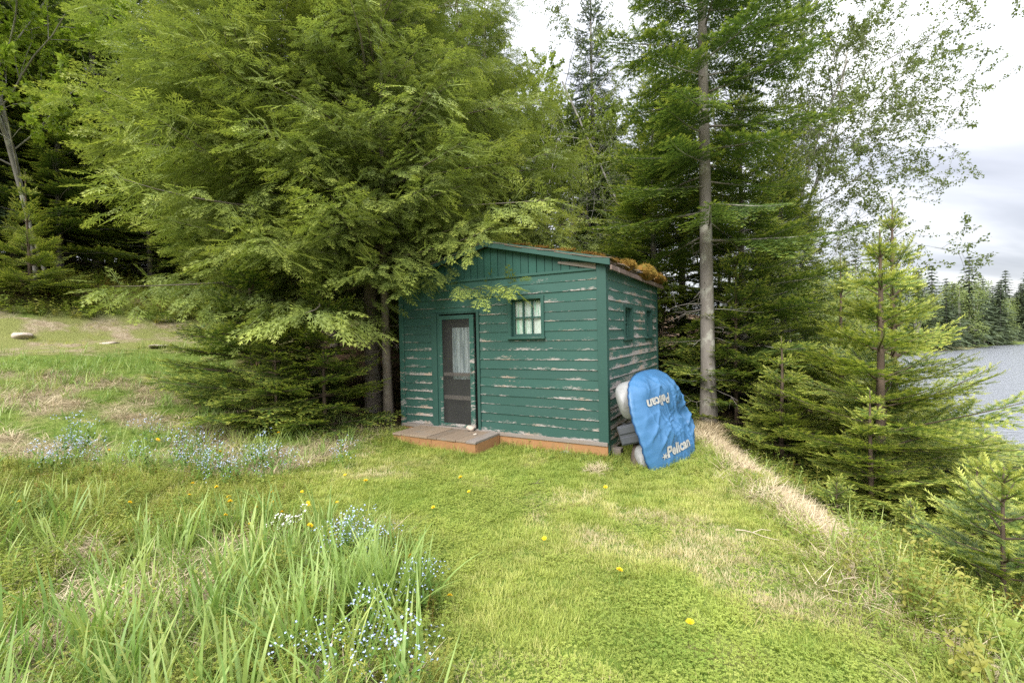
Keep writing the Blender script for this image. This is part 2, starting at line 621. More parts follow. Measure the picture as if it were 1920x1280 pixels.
n = m.noise(m.coord('Object'), 9, 5, .6)
t = m.attr('tint')
c = m.ramp(t, [(0, (0.10, 0.045, 0.012)), (.45, (0.20, 0.115, 0.025)), (1, (0.30, 0.20, 0.045))])
c = m.mix(m.step(n, .52, .70), c, (.13, .14, .03))
m.done(m.pbr(c, .9, spec=.1))
m = NT('roofing')
n = m.noise(m.coord('Object'), 14, 5, .7); n2 = m.noise(m.coord('Object'), 3.5, 4)
c = m.mix(n, (.075, .055, .045), (.27, .215, .175))
c = m.mix(m.step(n2, .54, .68), c, (.20, .13, .04))
m.done(m.pbr(c, .95, m.bump(n, .9, .02), spec=.1))
m = NT('tar_patch'); m.done(m.pbr((.07, .075, .09), .7))

# ------------------------------------------------------------------ cabin
CAB_X, CAB_Y, CAB_R = 1.186, 5.781, math.atan2(-.4878, .8729)
W, D, H0, RISE = 3.43, 3.08, 2.41, 0.40
HR = 2.485                                    # the roof deck's underside over the side wall       # width, depth, wall height, ridge above the wall top
cabin = empty('cabin', (CAB_X, CAB_Y, 0), CAB_R)
tag(cabin, 'weathered dark green clapboard cabin with a low mossy gable roof at the forest edge', 'cabin')
R2 = np.random.RandomState(11)
Z0 = 0.205                                    # underside of the cladding
NROW = 17
RH = (H0 - Z0) / NROW


def child(name, mat, fn, parent=None, bevel=0, smooth=False):
    a = Acc(); fn(a)
    return a.obj(name, MATS[mat], parent or cabin, bevel=bevel, smooth=smooth)


# openings in (u, z); u runs left from the near corner on the front, back from it on the side
DOOR = (1.895, 2.785, 0.10, 1.95)
WIN = (0.84, 1.40, 1.53, 2.12)
SW1, SW2 = (0.82, 1.30, 1.48, 1.99), (2.14, 2.62, 1.48, 1.99)


def wall_sheet(a, face, u0, u1, z0, z1, holes, thick=0.06):
    """solid wall with rectangular holes; face 'front' (y 0..thick) or 'side' (x -thick..0)"""
    us = sorted({u0, u1, *[h[0] for h in holes], *[h[1] for h in holes]})
    zs = sorted({z0, z1, *[h[2] for h in holes], *[h[3] for h in holes]})
    us = [u for u in us if u0 <= u <= u1]; zs = [z for z in zs if z0 <= z <= z1]
    for ua, ub in zip(us[:-1], us[1:]):
        for za, zb in zip(zs[:-1], zs[1:]):
            um, zm = (ua + ub) / 2, (za + zb) / 2
            if any(h[0] < um < h[1] and h[2] < zm < h[3] for h in holes):
                continue
            if face == 'front':
                a.box(-ub, -ua, 0.0, thick, za, zb)
            else:
                a.box(-thick, 0.0, ua, ub, za, zb)


WH = (0.875, 1.365, 1.565, 2.095)            # sash openings
SH1, SH2 = (0.85, 1.27, 1.515, 1.965), (2.17, 2.59, 1.515, 1.965)
DH = (1.94, 2.68, 0.21, 1.93)
o = child('wall', 'green_gable', lambda a: wall_sheet(a, 'front', 0.0, W, Z0, H0, [WH, DH]))
o = child('wall', 'green_gable', lambda a: wall_sheet(a, 'side', 0.06, D, Z0 - .16, HR - .005, [SH1, SH2]))


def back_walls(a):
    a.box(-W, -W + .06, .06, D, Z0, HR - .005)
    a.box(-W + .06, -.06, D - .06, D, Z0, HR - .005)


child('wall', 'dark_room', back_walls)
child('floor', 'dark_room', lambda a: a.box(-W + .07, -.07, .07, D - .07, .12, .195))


def clapboard(face, u0, u1, z0, z1, zb, zt):
    """one lapped board; (z0, z1) may be a notched part of the row (zb, zt)"""
    n = max(2, int((u1 - u0) / .22))
    us = np.linspace(u0, u1, n + 1)
    sag = R2.uniform(-.0035, .0035) + np.cumsum(R2.uniform(-.0012, .0012, n + 1))
    tip = R2.uniform(-.002, .004) + np.cumsum(R2.uniform(-.001, .001, n + 1))

    def outw(z):
        return 0.014 - 0.010 * (z - zb) / (zt - zb)
    V, T = [], []
    for u, s, t in zip(us, sag, tip):
        for (z, ow, tt) in ((z0 + s, outw(z0) + t, 1 - (z0 - zb) / (zt - zb)), (z1 + .004, outw(z1), 1 - (z1 - zb) / (zt - zb)),
                            (z0 + s, .002, 1.0)):
            V.append((-u, -ow, z) if face == 'front' else (ow, u, z))
            T.append(tt)
    F = []
    for i in range(n):
        b = i * 3
        F += [(b, b + 1, b + 4, b + 3), (b, b + 3, b + 5, b + 2)]
    V += [V[0], V[1], V[2], V[-3], V[-2], V[-1]]; T += [1, 0, 1, 1, 0, 1]
    k = len(V) - 6
    a = Acc(); a.add(V, F, T)
    a.add([V[k], V[k + 1], V[k + 2], V[k + 3], V[k + 4], V[k + 5]], [(0, 1, 2), (3, 5, 4)], [1, 0, 1, 1, 0, 1])
    a.obj('clapboard', MATS['green_front' if face == 'front' else 'green_side'], cabin)


def clad(face, umax, u_start, holes, z_low):
    rows = [(Z0 + i * RH, Z0 + (i + 1) * RH) for i in range(NROW)]
    z = Z0
    while z - RH > z_low - 1e-6:
        rows.insert(0, (z - RH, z)); z -= RH
    if face == 'side':
        rows.append((H0, H0 + RH))
    for zb, zt in rows:
        if face == 'side' and zb >= H0 - .001:
            clapboard(face, u_start, umax, zb, HR - .012, zb, zt); continue
        segs = [(u_start, umax, zb, zt)]
        for h in holes:
            out = []
            for (a0, a1, b0, b1) in segs:
                if b0 >= h[3] - .004 or b1 <= h[2] + .004 or a0 >= h[1] or a1 <= h[0]:
                    out.append((a0, a1, b0, b1)); continue
                if h[0] - a0 > .03: out.append((a0, h[0], b0, b1))
                if a1 - h[1] > .03: out.append((h[1], a1, b0, b1))
                m0, m1 = max(a0, h[0]), min(a1, h[1])
                if h[2] - b0 > .012: out.append((m0, m1, b0, h[2]))
                if b1 - h[3] > .012: out.append((m0, m1, h[3], b1))
            segs = out
        for (a0, a1, b0, b1) in segs:
            clapboard(face, a0, a1, b0, b1, zb, zt)


clad('front', W - .075, .095, [DOOR, WIN], Z0)
clad('side', D - .065, .07, [SW1, SW2], Z0 - .17)

# corner boards
child('corner_board', 'green_trim', lambda a: (a.box(-.094, .0295, -.031, -.001, Z0 - .02, HR - .02)), bevel=.003)
child('corner_board', 'green_trim', lambda a: (a.box(.001, .0285, 0.0, .066, Z0 - .17, HR - .012)), bevel=.003)
child('corner_board', 'green_trim_worn', lambda a: a.box(-W - .02, -W + .075, -.031, -.001, Z0 - .06, H0), bevel=.003)
child('corner_board', 'green_trim_worn', lambda a: a.box(.001, .0285, D - .065, D + .012, Z0 - .16, HR - .012), bevel=.003)

# gable: upright boards under the rake
ZR = H0 + .012


def roof_z(x):
    """underside of the roof deck above the front wall"""
    return HR + RISE * (1 - abs(x + W / 2) / (W / 2))


gx = 0.10
while gx < W - .12:
    w_ = R2.uniform(.108, .135)
    x0, x1 = -gx - w_ + .006, -gx
    za, zb_ = roof_z(x0) - .02, roof_z(x1) - .02
    off = R2.uniform(.006, .013)
    a = Acc()
    zb2 = H0 + .002
    if min(za, zb_) > zb2 + .01:
        V = [(x0, -off, zb2), (x1, -off, zb2), (x1, -off, zb_), (x0, -off, za), (x0, .02, zb2), (x1, .02, zb2), (x1, .02, zb_), (x0, .02, za)]
        a.add(V, [(0, 1, 2, 3), (5, 4, 7, 6), (4, 0, 3, 7), (1, 5, 6, 2), (4, 5, 1, 0), (3, 2, 6, 7)], .3)
        a.obj('gable_board', MATS['green_gable'], cabin)
    gx += w_ + .003
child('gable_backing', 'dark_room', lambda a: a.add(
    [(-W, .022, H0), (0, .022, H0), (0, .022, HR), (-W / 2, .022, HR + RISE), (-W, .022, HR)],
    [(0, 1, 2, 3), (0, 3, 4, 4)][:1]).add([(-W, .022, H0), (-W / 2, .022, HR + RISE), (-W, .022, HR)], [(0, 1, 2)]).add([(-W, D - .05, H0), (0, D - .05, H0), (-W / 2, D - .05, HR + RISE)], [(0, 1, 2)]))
child('gable_strip', 'green_trim', lambda a: a.box(-W + .06, -.095, -.026, -.003, H0 - .012, H0 + .022), bevel=.003)
child('gable_batten', 'grey_wood', lambda a: a.add(
    [(-.10, -.030, roof_z(-.10) - .10), (-.62, -.030, roof_z(-.62) - .105), (-.62, -.030, roof_z(-.62) - .075), (-.10, -.030, roof_z(-.10) - .03),
     (-.10, -.012, roof_z(-.10) - .10), (-.62, -.012, roof_z(-.62) - .105), (-.62, -.012, roof_z(-.62) - .075), (-.10, -.012, roof_z(-.10) - .03)],
    [(0, 3, 2, 1), (4, 5, 6, 7), (0, 1, 5, 4), (3, 7, 6, 2), (0, 4, 7, 3), (1, 2, 6, 5)]))

# roof: two decks, rake boards, ragged roll roofing and the eave board
OV, OVF = .10, .11
roof = empty('roof', (0, 0, 0)); roof.parent = cabin


def slab(a, x0, z0, x1, z1, y0, y1, th):
    V = [(x0, y0, z0), (x1, y0, z1), (x1, y0, z1 + th), (x0, y0, z0 + th), (x0, y1, z0), (x1, y1, z1), (x1, y1, z1 + th), (x0, y1, z0 + th)]
    a.add(V, [(0, 1, 2, 3), (5, 4, 7, 6), (4, 0, 3, 7), (1, 5, 6, 2), (4, 5, 1, 0), (3, 2, 6, 7)])


SL = RISE / (W / 2)
XR = OV
child('roof_deck', 'eave_wood', lambda a: slab(a, -W / 2 + .001, HR + RISE, XR, HR - SL * OV, -OVF + .03, D + OVF, .03), roof)
child('roof_deck', 'eave_wood', lambda a: slab(a, -W / 2 - .001, HR + RISE, -W - OV, HR - SL * OV, -OVF + .03, D + OVF, .03), roof)
child('rake_board', 'green_trim_worn', lambda a: slab(a, -W / 2 + .002, HR + RISE - .03, XR + .005, HR - .03 - SL * OV, -OVF, -OVF + .028, .092), roof, bevel=.004)
child('rake_board', 'green_trim', lambda a: slab(a, -W / 2 - .002, HR + RISE - .03, -W - OV, HR - .03 - SL * OV, -OVF, -OVF + .028, .092), roof, bevel=.004)
child('eave_board', 'eave_wood', lambda a: a.box(XR, XR + .024, -OVF + .03, D + OVF, HR - .085 - SL * OV, HR - .022 - SL * OV), roof, bevel=.004)
child('eave_board', 'eave_wood', lambda a: a.box(-W - XR - .024, -W - XR, -OVF + .03, D + OVF, HR - .085 - SL * OV, HR - .022 - SL * OV), roof)
# courses of worn roofing, each shingle lifted and broken a little differently
R3 = np.random.RandomState(5)


def shingle(side, s, y0, y1, lift, th):
    """s is the distance down the slope from the ridge of the lower edge"""
    a = Acc()
    n = 4
    ys = np.linspace(y0, y1, n + 1)
    V = []
    for y in ys:
        j = R3.uniform(-.04, .03)
        for (ss, up) in ((s - .30, .012), (s + j, lift + R3.uniform(-.03, .014) * (1 if s > SLEN else .4))):
            x = ss / math.sqrt(1 + SL * SL)
            zz = HR + .033 + RISE - SL * x
            xx = -W / 2 + x if side > 0 else -W / 2 - x
            V += [(xx, y, zz + up), (xx, y, zz + up - th)]
    F = []
    for i in range(n):
        b = i * 4
        F += [(b, b + 2, b + 6, b + 4), (b + 2, b + 3, b + 7, b + 6), (b + 1, b + 5, b + 7, b + 3)]
    F += [(0, 1, 3, 2), (n * 4, n * 4 + 2, n * 4 + 3, n * 4 + 1)]
    a.add(V, F)
    a.obj('shingle', MATS['roofing'], roof)


SLEN = (W / 2 + OV) * math.sqrt(1 + SL * SL)
for side in (1, -1):
    for k in range(7):
        s = SLEN + .055 - k * .255
        if s < .3: break
        y = -OVF - .005 - (k % 2) * .15
        while y < D + OVF:
            y1 = min(y + R3.uniform(.27, .36), D + OVF + .02)
            shingle(side, s, max(y, -OVF - .012), y1, R3.uniform(.012, .03), .010)
            y = y1 + .004


def moss_clump(x, y, z, rx, ry, rz, n, droop, tint):
    """a dome of moss: a lumpy body and a coat of short threads"""
    a = Acc()
    rs = np.random.RandomState(int(abs(x * 1000 + y * 100)) % 9999)
    th = np.linspace(0, math.pi, 9)[:, None]; ph = np.linspace(0, 2 * math.pi, 14, endpoint=False)[None]
    lump = 1 + .55 * (vnoise(np.cos(ph) * 2.2 + th + x * 3, np.sin(ph) * 2.2 + th * 1.5 + y * 3, 3) - .5)
    V = np.stack([rx * np.sin(th) * np.cos(ph) * lump, ry * np.sin(th) * np.sin(ph) * lump, rz * np.cos(th) * lump + 0 * ph], -1).reshape(-1, 3)
    i = (np.arange(8)[:, None] * 14 + np.arange(14)[None]).ravel(); j = (np.arange(8)[:, None] * 14 + (np.arange(14)[None] + 1) % 14).ravel()
    a.add(V * .9 + (x, y, z), np.stack([i, j, j + 14, i + 14], -1), tint * .3)
    d = norm(rs.normal(size=(n, 3))); d[:, 2] = np.abs(d[:, 2]) - .25 * (rs.rand(n) < .3)
    p = d * (rx, ry, rz) * (.95 + .5 * (vnoise(d[:, 0] * 2.2 + y * 3, d[:, 1] * 2.2 + x * 3, 3) - .5))[:, None]
    dr = norm(d + rs.normal(scale=.5, size=(n, 3)) + np.array([droop * .6, 0, -droop]))
    ln = rs.uniform(.018, .05, n)
    sd = norm(np.cross(dr, rs.normal(size=(n, 3)))) * .004
    P = np.stack([p - sd, p + sd, p + dr * ln[:, None]], 1).reshape(-1, 3) + (x, y, z)
    a.add(P, np.arange(3 * n).reshape(-1, 3), np.clip(np.repeat(tint + rs.uniform(-.35, .25, n), 3) + np.tile([-.15, -.15, .2], n), 0, 1))
    o = a.obj('moss', MATS['moss'], roof)
    o['kind'] = 'stuff'


zE = HR + .05 - SL * OV
for (y, dx, rx, ry, rz, n, dr, ti) in [
        (.72, .0, .11, .22, .075, 1500, .3, .75), (1.02, -.06, .10, .16, .07, 500, .2, .3), (1.72, .03, .14, .40, .12, 3200, .9, .95),
        (1.55, .10, .05, .20, .10, 1200, 1.4, .9), (2.55, .02, .11, .36, .085, 1400, .5, .35), (2.95, .0, .10, .2, .06, 600, .4, .45), (.3, -.1, .12, .2, .045, 500, .1, .3)]:
    moss_clump(XR + dx, y, zE + .01, rx, ry, rz, n, dr, ti)
for (sx, rx, rz, ti) in [(.32, .20, .022, .35), (.62, .26, .028, .6), (.95, .18, .02, .3), (1.25, .2, .02, .25), (.10, .10, .03, .35)]:
    moss_clump(-sx, -OVF + .10, roof_z(-sx) + .055, rx, .08, rz, 420, .1, ti)
child('tar_patch', 'tar_patch', lambda a: a.box(XR - .10, XR + .045, 1.20, 1.42, zE - .035, zE + .012), roof, bevel=.015)


# windows
def window(face, op, hole, nx, nz, depth):
    def bx(a, u0, u1, o0, o1, z0, z1, t=.2):
        if face == 'front':
            a.box(-u1, -u0, -o1, -o0, z0, z1, t)
        else:
            a.box(o0, o1, u0, u1, z0, z1, t)
    tm = 'green_trim'
    a = Acc()
    e = .033
    bx(a, op[0], hole[0], .002, e, op[2] + .02, op[3])
    bx(a, hole[1], op[1], .002, e, op[2] + .02, op[3])
    bx(a, hole[0], hole[1], .002, e - .003, hole[3], op[3])
    # jambs back to the sash
    for (u0, u1, z0, z1) in ((hole[0], hole[0] + .012, hole[2], hole[3]), (hole[1] - .012, hole[1], hole[2], hole[3]), (hole[0] + .012, hole[1] - .012, hole[3] - .012, hole[3])):
        bx(a, u0, u1, -.075, e - .004, z0, z1)
    f = a.obj('window', MATS[tm], cabin)
    a = Acc(); bx(a, op[0] - .012, op[1] + .012, -.07, .055, hole[2] - .035, hole[2])
    a.obj('sill', MATS['green_trim_worn'], f, bevel=.004)
    u0, u1, z0, z1 = hole[0] + .012, hole[1] - .012, hole[2], hole[3] - .012
    so, si = -.035, -.06                          # the sash sits back in the opening
    st = .028
    a = Acc()
    bx(a, u0, u0 + st, si, so, z0, z1); bx(a, u1 - st, u1, si, so, z0, z1)
    bx(a, u0 + st, u1 - st, si, so, z0, z0 + st + .01); bx(a, u0 + st, u1 - st, si, so, z1 - st, z1)
    a.obj('sash', MATS['green_trim_worn'], f, bevel=.002)
    gu0, gu1, gz0, gz1 = u0 + st, u1 - st, z0 + st + .01, z1 - st
    mw = .011
    for i in range(1, nx):
        uu = gu0 + (gu1 - gu0) * i / nx
        a = Acc(); bx(a, uu - mw, uu + mw, si + .001, so - .002, gz0, gz1); a.obj('muntin', MATS['green_trim_worn'], f)
    for i in range(1, nz):
        zz = gz0 + (gz1 - gz0) * i / nz
        a = Acc(); bx(a, gu0, gu1, si, so - .0035, zz - mw, zz + mw); a.obj('muntin', MATS['green_trim_worn'], f)
    for i in range(nx):
        for j in range(nz):
            a = Acc()
            ua, ub = gu0 + (gu1 - gu0) * i / nx + (mw if i else 0), gu0 + (gu1 - gu0) * (i + 1) / nx - (mw if i < nx - 1 else 0)
            za, zb = gz0 + (gz1 - gz0) * j / nz + (mw if j else 0), gz0 + (gz1 - gz0) * (j + 1) / nz - (mw if j < nz - 1 else 0)
            bx(a, ua, ub, si + .010, si + .013, za, zb); a.obj('pane', MATS['glass'], f)
    # gathered curtain just behind the glass
    n = 90
    us = np.linspace(u0 + .005, u1 - .005, n)
    wv = .005 * np.sin(us * 55 + 1.3 * np.sin(us * 17)) + .002 * np.sin(us * 160)
    V = []
    for u, w in zip(us, wv):
        for z in (z0 + .01, (z0 + z1) / 2, z1 - .005):
            out = -.080 + w * (1.0 if z < z1 - .05 else .5)
            V.append((-u, -out, z) if face == 'front' else (out, u, z))
    i = (np.arange(n - 1)[:, None] * 3 + np.arange(2)[None]).ravel()
    a = Acc(); a.add(V, np.stack([i, i + 3, i + 4, i + 1], -1)); a.obj('curtain', MATS['curtain'], f, smooth=True)
    return f


window('front', WIN, WH, 3, 2, .06)
window('side', SW1, SH1, 2, 2, .06)
window('side', SW2, SH2, 2, 2, .06)

# door way: casing, a dark inner door with a lace curtain, the hung screen door
child('door_casing', 'green_trim', lambda a: (a.box(-DOOR[1], -DH[1], -.036, -.002, .195, DOOR[3]), a.box(-DH[0], -DOOR[0], -.036, -.002, .195, DOOR[3]),
                                              a.box(-DH[1], -DH[0], -.022, -.002, DH[3], DOOR[3] - .002),
                                              a.box(-DH[1], -DH[1] + .045, -.018, .058, .21, DH[3]), a.box(-DH[0] - .012, -DH[0], -.002, .058, .21, DH[3])), bevel=.003)
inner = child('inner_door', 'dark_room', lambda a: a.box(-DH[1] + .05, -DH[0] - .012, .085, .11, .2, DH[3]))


def lace(a):
    n = 120
    xs = np.linspace(-2.46, -2.04, n)
    wv = .010 * np.sin(xs * 70 + 2 * np.sin(xs * 21)) + .004 * np.sin(xs * 190)
    V = [(x, .068 + w, z) for x, w in zip(xs, wv) for z in (.93, 1.72)]
    i = np.arange(n - 1) * 2
    a.add(V, np.stack([i, i + 2, i + 3, i + 1], -1))


child('curtain', 'lace_curtain', lace, inner, smooth=True)
sd0, sd1, sz0, sz1 = -2.632, -1.985, .215, 1.905
sdoor = empty('screen_door', (sd0, .0, 0), rad(-1.6)); sdoor.parent = cabin
L_ = sd1 - sd0
sy = -.012


def sdbar(name, x0, x1, z0, z1, mat='green_trim_worn', y0=sy - .012, y1=sy + .012):
    return child(name, mat, lambda a: a.box(x0, x1, y0, y1, z0, z1), sdoor, bevel=.003)


sdbar('stile', 0, .05, sz0, sz1); sdbar('stile', L_ - .075, L_, sz0, sz1)
sdbar('rail', .05, L_ - .075, sz1 - .06, sz1); sdbar('rail', .05, L_ - .075, sz0, sz0 + .045)
sdbar('crossbar', .052, L_ - .077, .985, 1.035, 'grey_wood', sy + .014, sy + .03)
sdbar('crossbar', .052, L_ - .077, .625, .685, 'grey_wood', sy + .014, sy + .03)
sdbar('brace', L_ - .095, L_ - .077, .80, 1.0, 'grey_wood', sy + .014, sy + .03)
child('screen', 'insect_screen', lambda a: a.box(.045, L_ - .07, sy - .002, sy + .002, sz0 + .04, sz1 - .055), sdoor)
m = NT('grey_metal'); m.done(m.pbr((.25, .25, .25), .4, Metallic=1.0))
child('handle', 'grey_metal', lambda a: a.add(*tube([(L_ - .035, sy - .012, 1.0), (L_ - .035, sy - .04, 1.02), (L_ - .035, sy - .04, 1.10), (L_ - .035, sy - .012, 1.12)], .006)), sdoor)
child('threshold', 'grey_wood', lambda a: a.box(-DH[1] + .003, -DH[0] - .003, -.03, .08, .17, .209))
# exposed sill boards under the cladding
child('sill_board', 'grey_wood', lambda a: a.box(-W + .01, .018, -.045, .03, .152, Z0 - .004), bevel=.004)
child('floor_beam', 'orange_wood', lambda a: a.box(-W + .03, .016, -.030, .05, .022, .150), bevel=.004)
child('floor_beam', 'grey_wood', lambda a: a.box(-.09, -.005, .06, D, .03, .17))

# ------------------------------------------------------------------ wooden step in front of the door
step = empty('wooden_step', (CAB_X, CAB_Y, 0), CAB_R)
tag(step, 'low wooden step of orange brown boards before the screen door', 'step')
sx0, sx1, syf, syb, szt = -3.03, -1.565, -.66, -.05, .192
xs = np.linspace(sx0, sx1, 10)
for k in range(9):
    j = R2.uniform(-.006, .006)
    a = Acc(); a.box(xs[k] + .003, xs[k + 1] - .003, syf - .012 + j, syb, szt - .028 + R2.uniform(-.002, .002), szt + R2.uniform(-.003, .003))
    a.obj('plank', MATS['deck_wood' if k < 8 else 'grey_wood'], step, bevel=.004)
for (x0, x1) in ((sx0 + .01, -2.32), (-2.314, sx1 - .012)):
    a = Acc(); a.box(x0, x1, syf, syf + .025, -.02, szt - .031); a.obj('front_board', MATS['orange_wood'], step, bevel=.003)
a = Acc(); a.box(sx1 - .028, sx1 - .004, syf + .028, syb, -.02, szt - .031); a.obj('side_board', MATS['orange_wood'], step, bevel=.003)
a = Acc(); a.box(sx0 + .01, sx0 + .034, syf + .028, syb, .02, szt - .031); a.obj('side_board', MATS['orange_wood'], step, bevel=.003)


def cab_world(x, y):
    return (CAB_X + x * .8729 + y * .4878, CAB_Y - x * .4878 + y * .8729)


# ------------------------------------------------------------------ stones
m = NT('pale_stone')
n = m.noise(m.coord('Object'), 6, 6, .65); n2 = m.noise(m.coord('Object'), 22, 4, .7)
m.done(m.pbr(m.mix(n, (.34, .27, .21), (.58, .50, .43)), .9, m.bump(n2, .6, .01), spec=.2))
m = NT('grey_stone')
n = m.noise(m.coord('Object'), 7, 6, .65); n2 = m.noise(m.coord('Object'), 30, 4, .7)
c = m.mix(n, (.17, .155, .14), (.36, .33, .30))
m.done(m.pbr(m.mix(m.step(n2, .6, .7), c, (.45, .44, .36)), .9, m.bump(n2, .8, .015), spec=.2))


def stone(label, x, y, z, rx, ry, rz, rot, mat, seed, group=None, cat='stone'):
    rs = np.random.RandomState(seed)
    th = np.linspace(0, math.pi, 15)[:, None]; ph = np.linspace(0, 2 * math.pi, 24, endpoint=False)[None]
    d = np.stack([np.sin(th) * np.cos(ph), np.sin(th) * np.sin(ph), np.cos(th) + 0 * ph], -1)
    r = np.ones(d.shape[:2])
    for _ in range(14):                      # chip flat faces off a ball
        nrm = norm(rs.normal(size=3)); k = rs.uniform(.62, .92)
        dd = d @ nrm
        r = np.where(dd > 0, np.minimum(r, k / np.maximum(dd, 1e-3)), r)
    V = (d * r[..., None] * (rx, ry, rz)).reshape(-1, 3)
    V += rs.normal(scale=.012 * min(rx, rz), size=V.shape)
    i = (np.arange(14)[:, None] * 24 + np.arange(24)[None]).ravel(); j = (np.arange(14)[:, None] * 24 + (np.arange(24)[None] + 1) % 24).ravel()
    me = make_mesh('stone', V, np.stack([i, i + 24, j + 24, j], -1), None, [MATS[mat]], True)
    o = link(bpy.data.objects.new('stone', me)); o.location = (x, y, z); o.rotation_euler = (0, 0, rot)
    return tag(o, label, cat, group)


sx, sy_ = cab_world(-2.03, -.10)
stone('rounded pinkish stone holding the screen door on the step', sx, sy_, szt + .040, .075, .06, .052, .3, 'pale_stone', 1)
sx, sy_ = cab_world(-1.82, -.30)
stone('small flat pebble lying on the wooden step planks', sx, sy_, szt + .011, .035, .026, .014, .8, 'pale_stone', 2, cat='pebble')
for k, (lx, ly, r, lb) in enumerate([(-.52, .06, .17, 'grey foundation stone under the cabin beam between grass tufts'),
                                     (-1.32, .12, .15, 'darker foundation stone under the cabin beam beside the step')]):
    sx, sy_ = cab_world(lx, ly)
    stone(lb, sx, sy_, gz(sx, sy_) + .0, r, r * .8, .085 if k else .09, k * 1.1, 'grey_stone', 30 + k)
sx, sy_ = cab_world(.12, .25)
a = Acc(); a.box(-.06, .06, -.06, .06, -.25, .07)
o = a.obj('foundation_post', MATS['grey_wood'], bevel=.01); o.location = (sx - .06, sy_, .02); o.rotation_euler = (0, 0, CAB_R)
tag(o, 'short grey timber post carrying the near cabin corner', 'post')

# ------------------------------------------------------------------ small twin hull boat on its side against the cabin, under a blue cover
BA = np.array([.575, .818, 0.0]); BI = np.array([-.818, .575, 0.0])
BT = norm(BI * .30 + np.array([0, 0, .955])); BN = np.cross(BA, BT)
BO = np.array([1.80, 5.36, -.16])
bm_ = Matrix(((BA[0], BT[0], BN[0], BO[0]), (BA[1], BT[1], BN[1], BO[1]), (BA[2], BT[2], BN[2], BO[2]), (0, 0, 0, 1)))
boat = empty('pedal_boat', (0, 0, 0)); boat.matrix_world = bm_
tag(boat, 'small grey twin hull boat standing on its side against the cabin wall', 'boat')
m = NT('hull_plastic')
n = m.noise(m.coord('Object'), 5, 5, .6); n2 = m.noise(m.coord('Object', (4, 1, 1)), 12, 4, .7)
c = m.mix(n, (.19, .195, .195), (.32, .32, .315))
c = m.mix(m.math('MULTIPLY', m.step(n2, .52, .72), .6), c, (.13, .13, .115))
m.done(m.pbr(c, .45, m.bump(n, .15, .01), spec=.4))
m = NT('dark_plastic'); m.done(m.pbr(m.mix(m.noise(m.coord('Object'), 8, 4), (.045, .05, .06), (.085, .09, .105)), .5, spec=.4))
BL0, BL1 = -.20, 1.28


def pontoon(yc):
    """a long float with blunt rounded ends and a moulded ridge"""
    n, k = 30, 28
    xs = np.concatenate([[0], np.linspace(0, 1, n) ** 1.0, [1]])
    V = []
    a = np.linspace(0, 2 * math.pi, k, endpoint=False)
    for q, s in enumerate(xs):
        x = BL0 + (BL1 - BL0) * s
        e = min(s, 1 - s) * (BL1 - BL0) / .22
        f = (1 - (1 - min(e, 1)) ** 3.2) ** .4 if q not in (0, len(xs) - 1) else 0.0
        f = f * (1 + .015 * math.sin(s * 60))
        ry, rz = .235 * f, .128 * f
        cy_ = np.sign(np.cos(a)) * np.abs(np.cos(a)) ** .62; cz_ = np.sign(np.sin(a)) * np.abs(np.sin(a)) ** .62
        V.append(np.stack([np.full(k, x), yc + ry * cy_, -.145 + rz * cz_], -1))
    V = np.concatenate(V)
    i = (np.arange(len(xs) - 1)[:, None] * k + np.arange(k)[None]).ravel(); j = (np.arange(len(xs) - 1)[:, None] * k + (np.arange(k)[None] + 1) % k).ravel()
    a_ = Acc(); a_.add(V, np.stack([i, j, j + k, i + k], -1))
    return a_.obj('pontoon', MATS['hull_plastic'], boat, smooth=True)


pontoon(.24); pontoon(1.00)
child('hull', 'dark_plastic', lambda a: a.box(BL0 + .30, BL1 - .1, .10, 1.14, -.12, -.03), boat, bevel=.02)


def motor(a):
    a.box(BL0 + .06, BL0 + .34, .50, .735, -.36, -.10)
    a.box(BL0 + .045, BL0 + .06, .515, .60, -.345, -.115)
    a.box(BL0 + .045, BL0 + .06, .635, .72, -.345, -.115)


child('stern_box', 'dark_plastic', motor, boat, bevel=.018)
child('shaft', 'grey_metal', lambda a: a.add(*tube([(BL0 + .1, .74, -.22), (BL0 + .05, .77, -.25), (BL0 + .02, .78, -.27)], .008)), boat)

# the cover is a cloth of its own, pulled over the deck
CX0, CX1, CY0, CY1 = BL0 - .10, BL1 + .12, -.05, 1.285
CCX, CCY, CHX, CHY = (CX0 + CX1) / 2, (CY0 + CY1) / 2, (CX1 - CX0) / 2, (CY1 - CY0) / 2


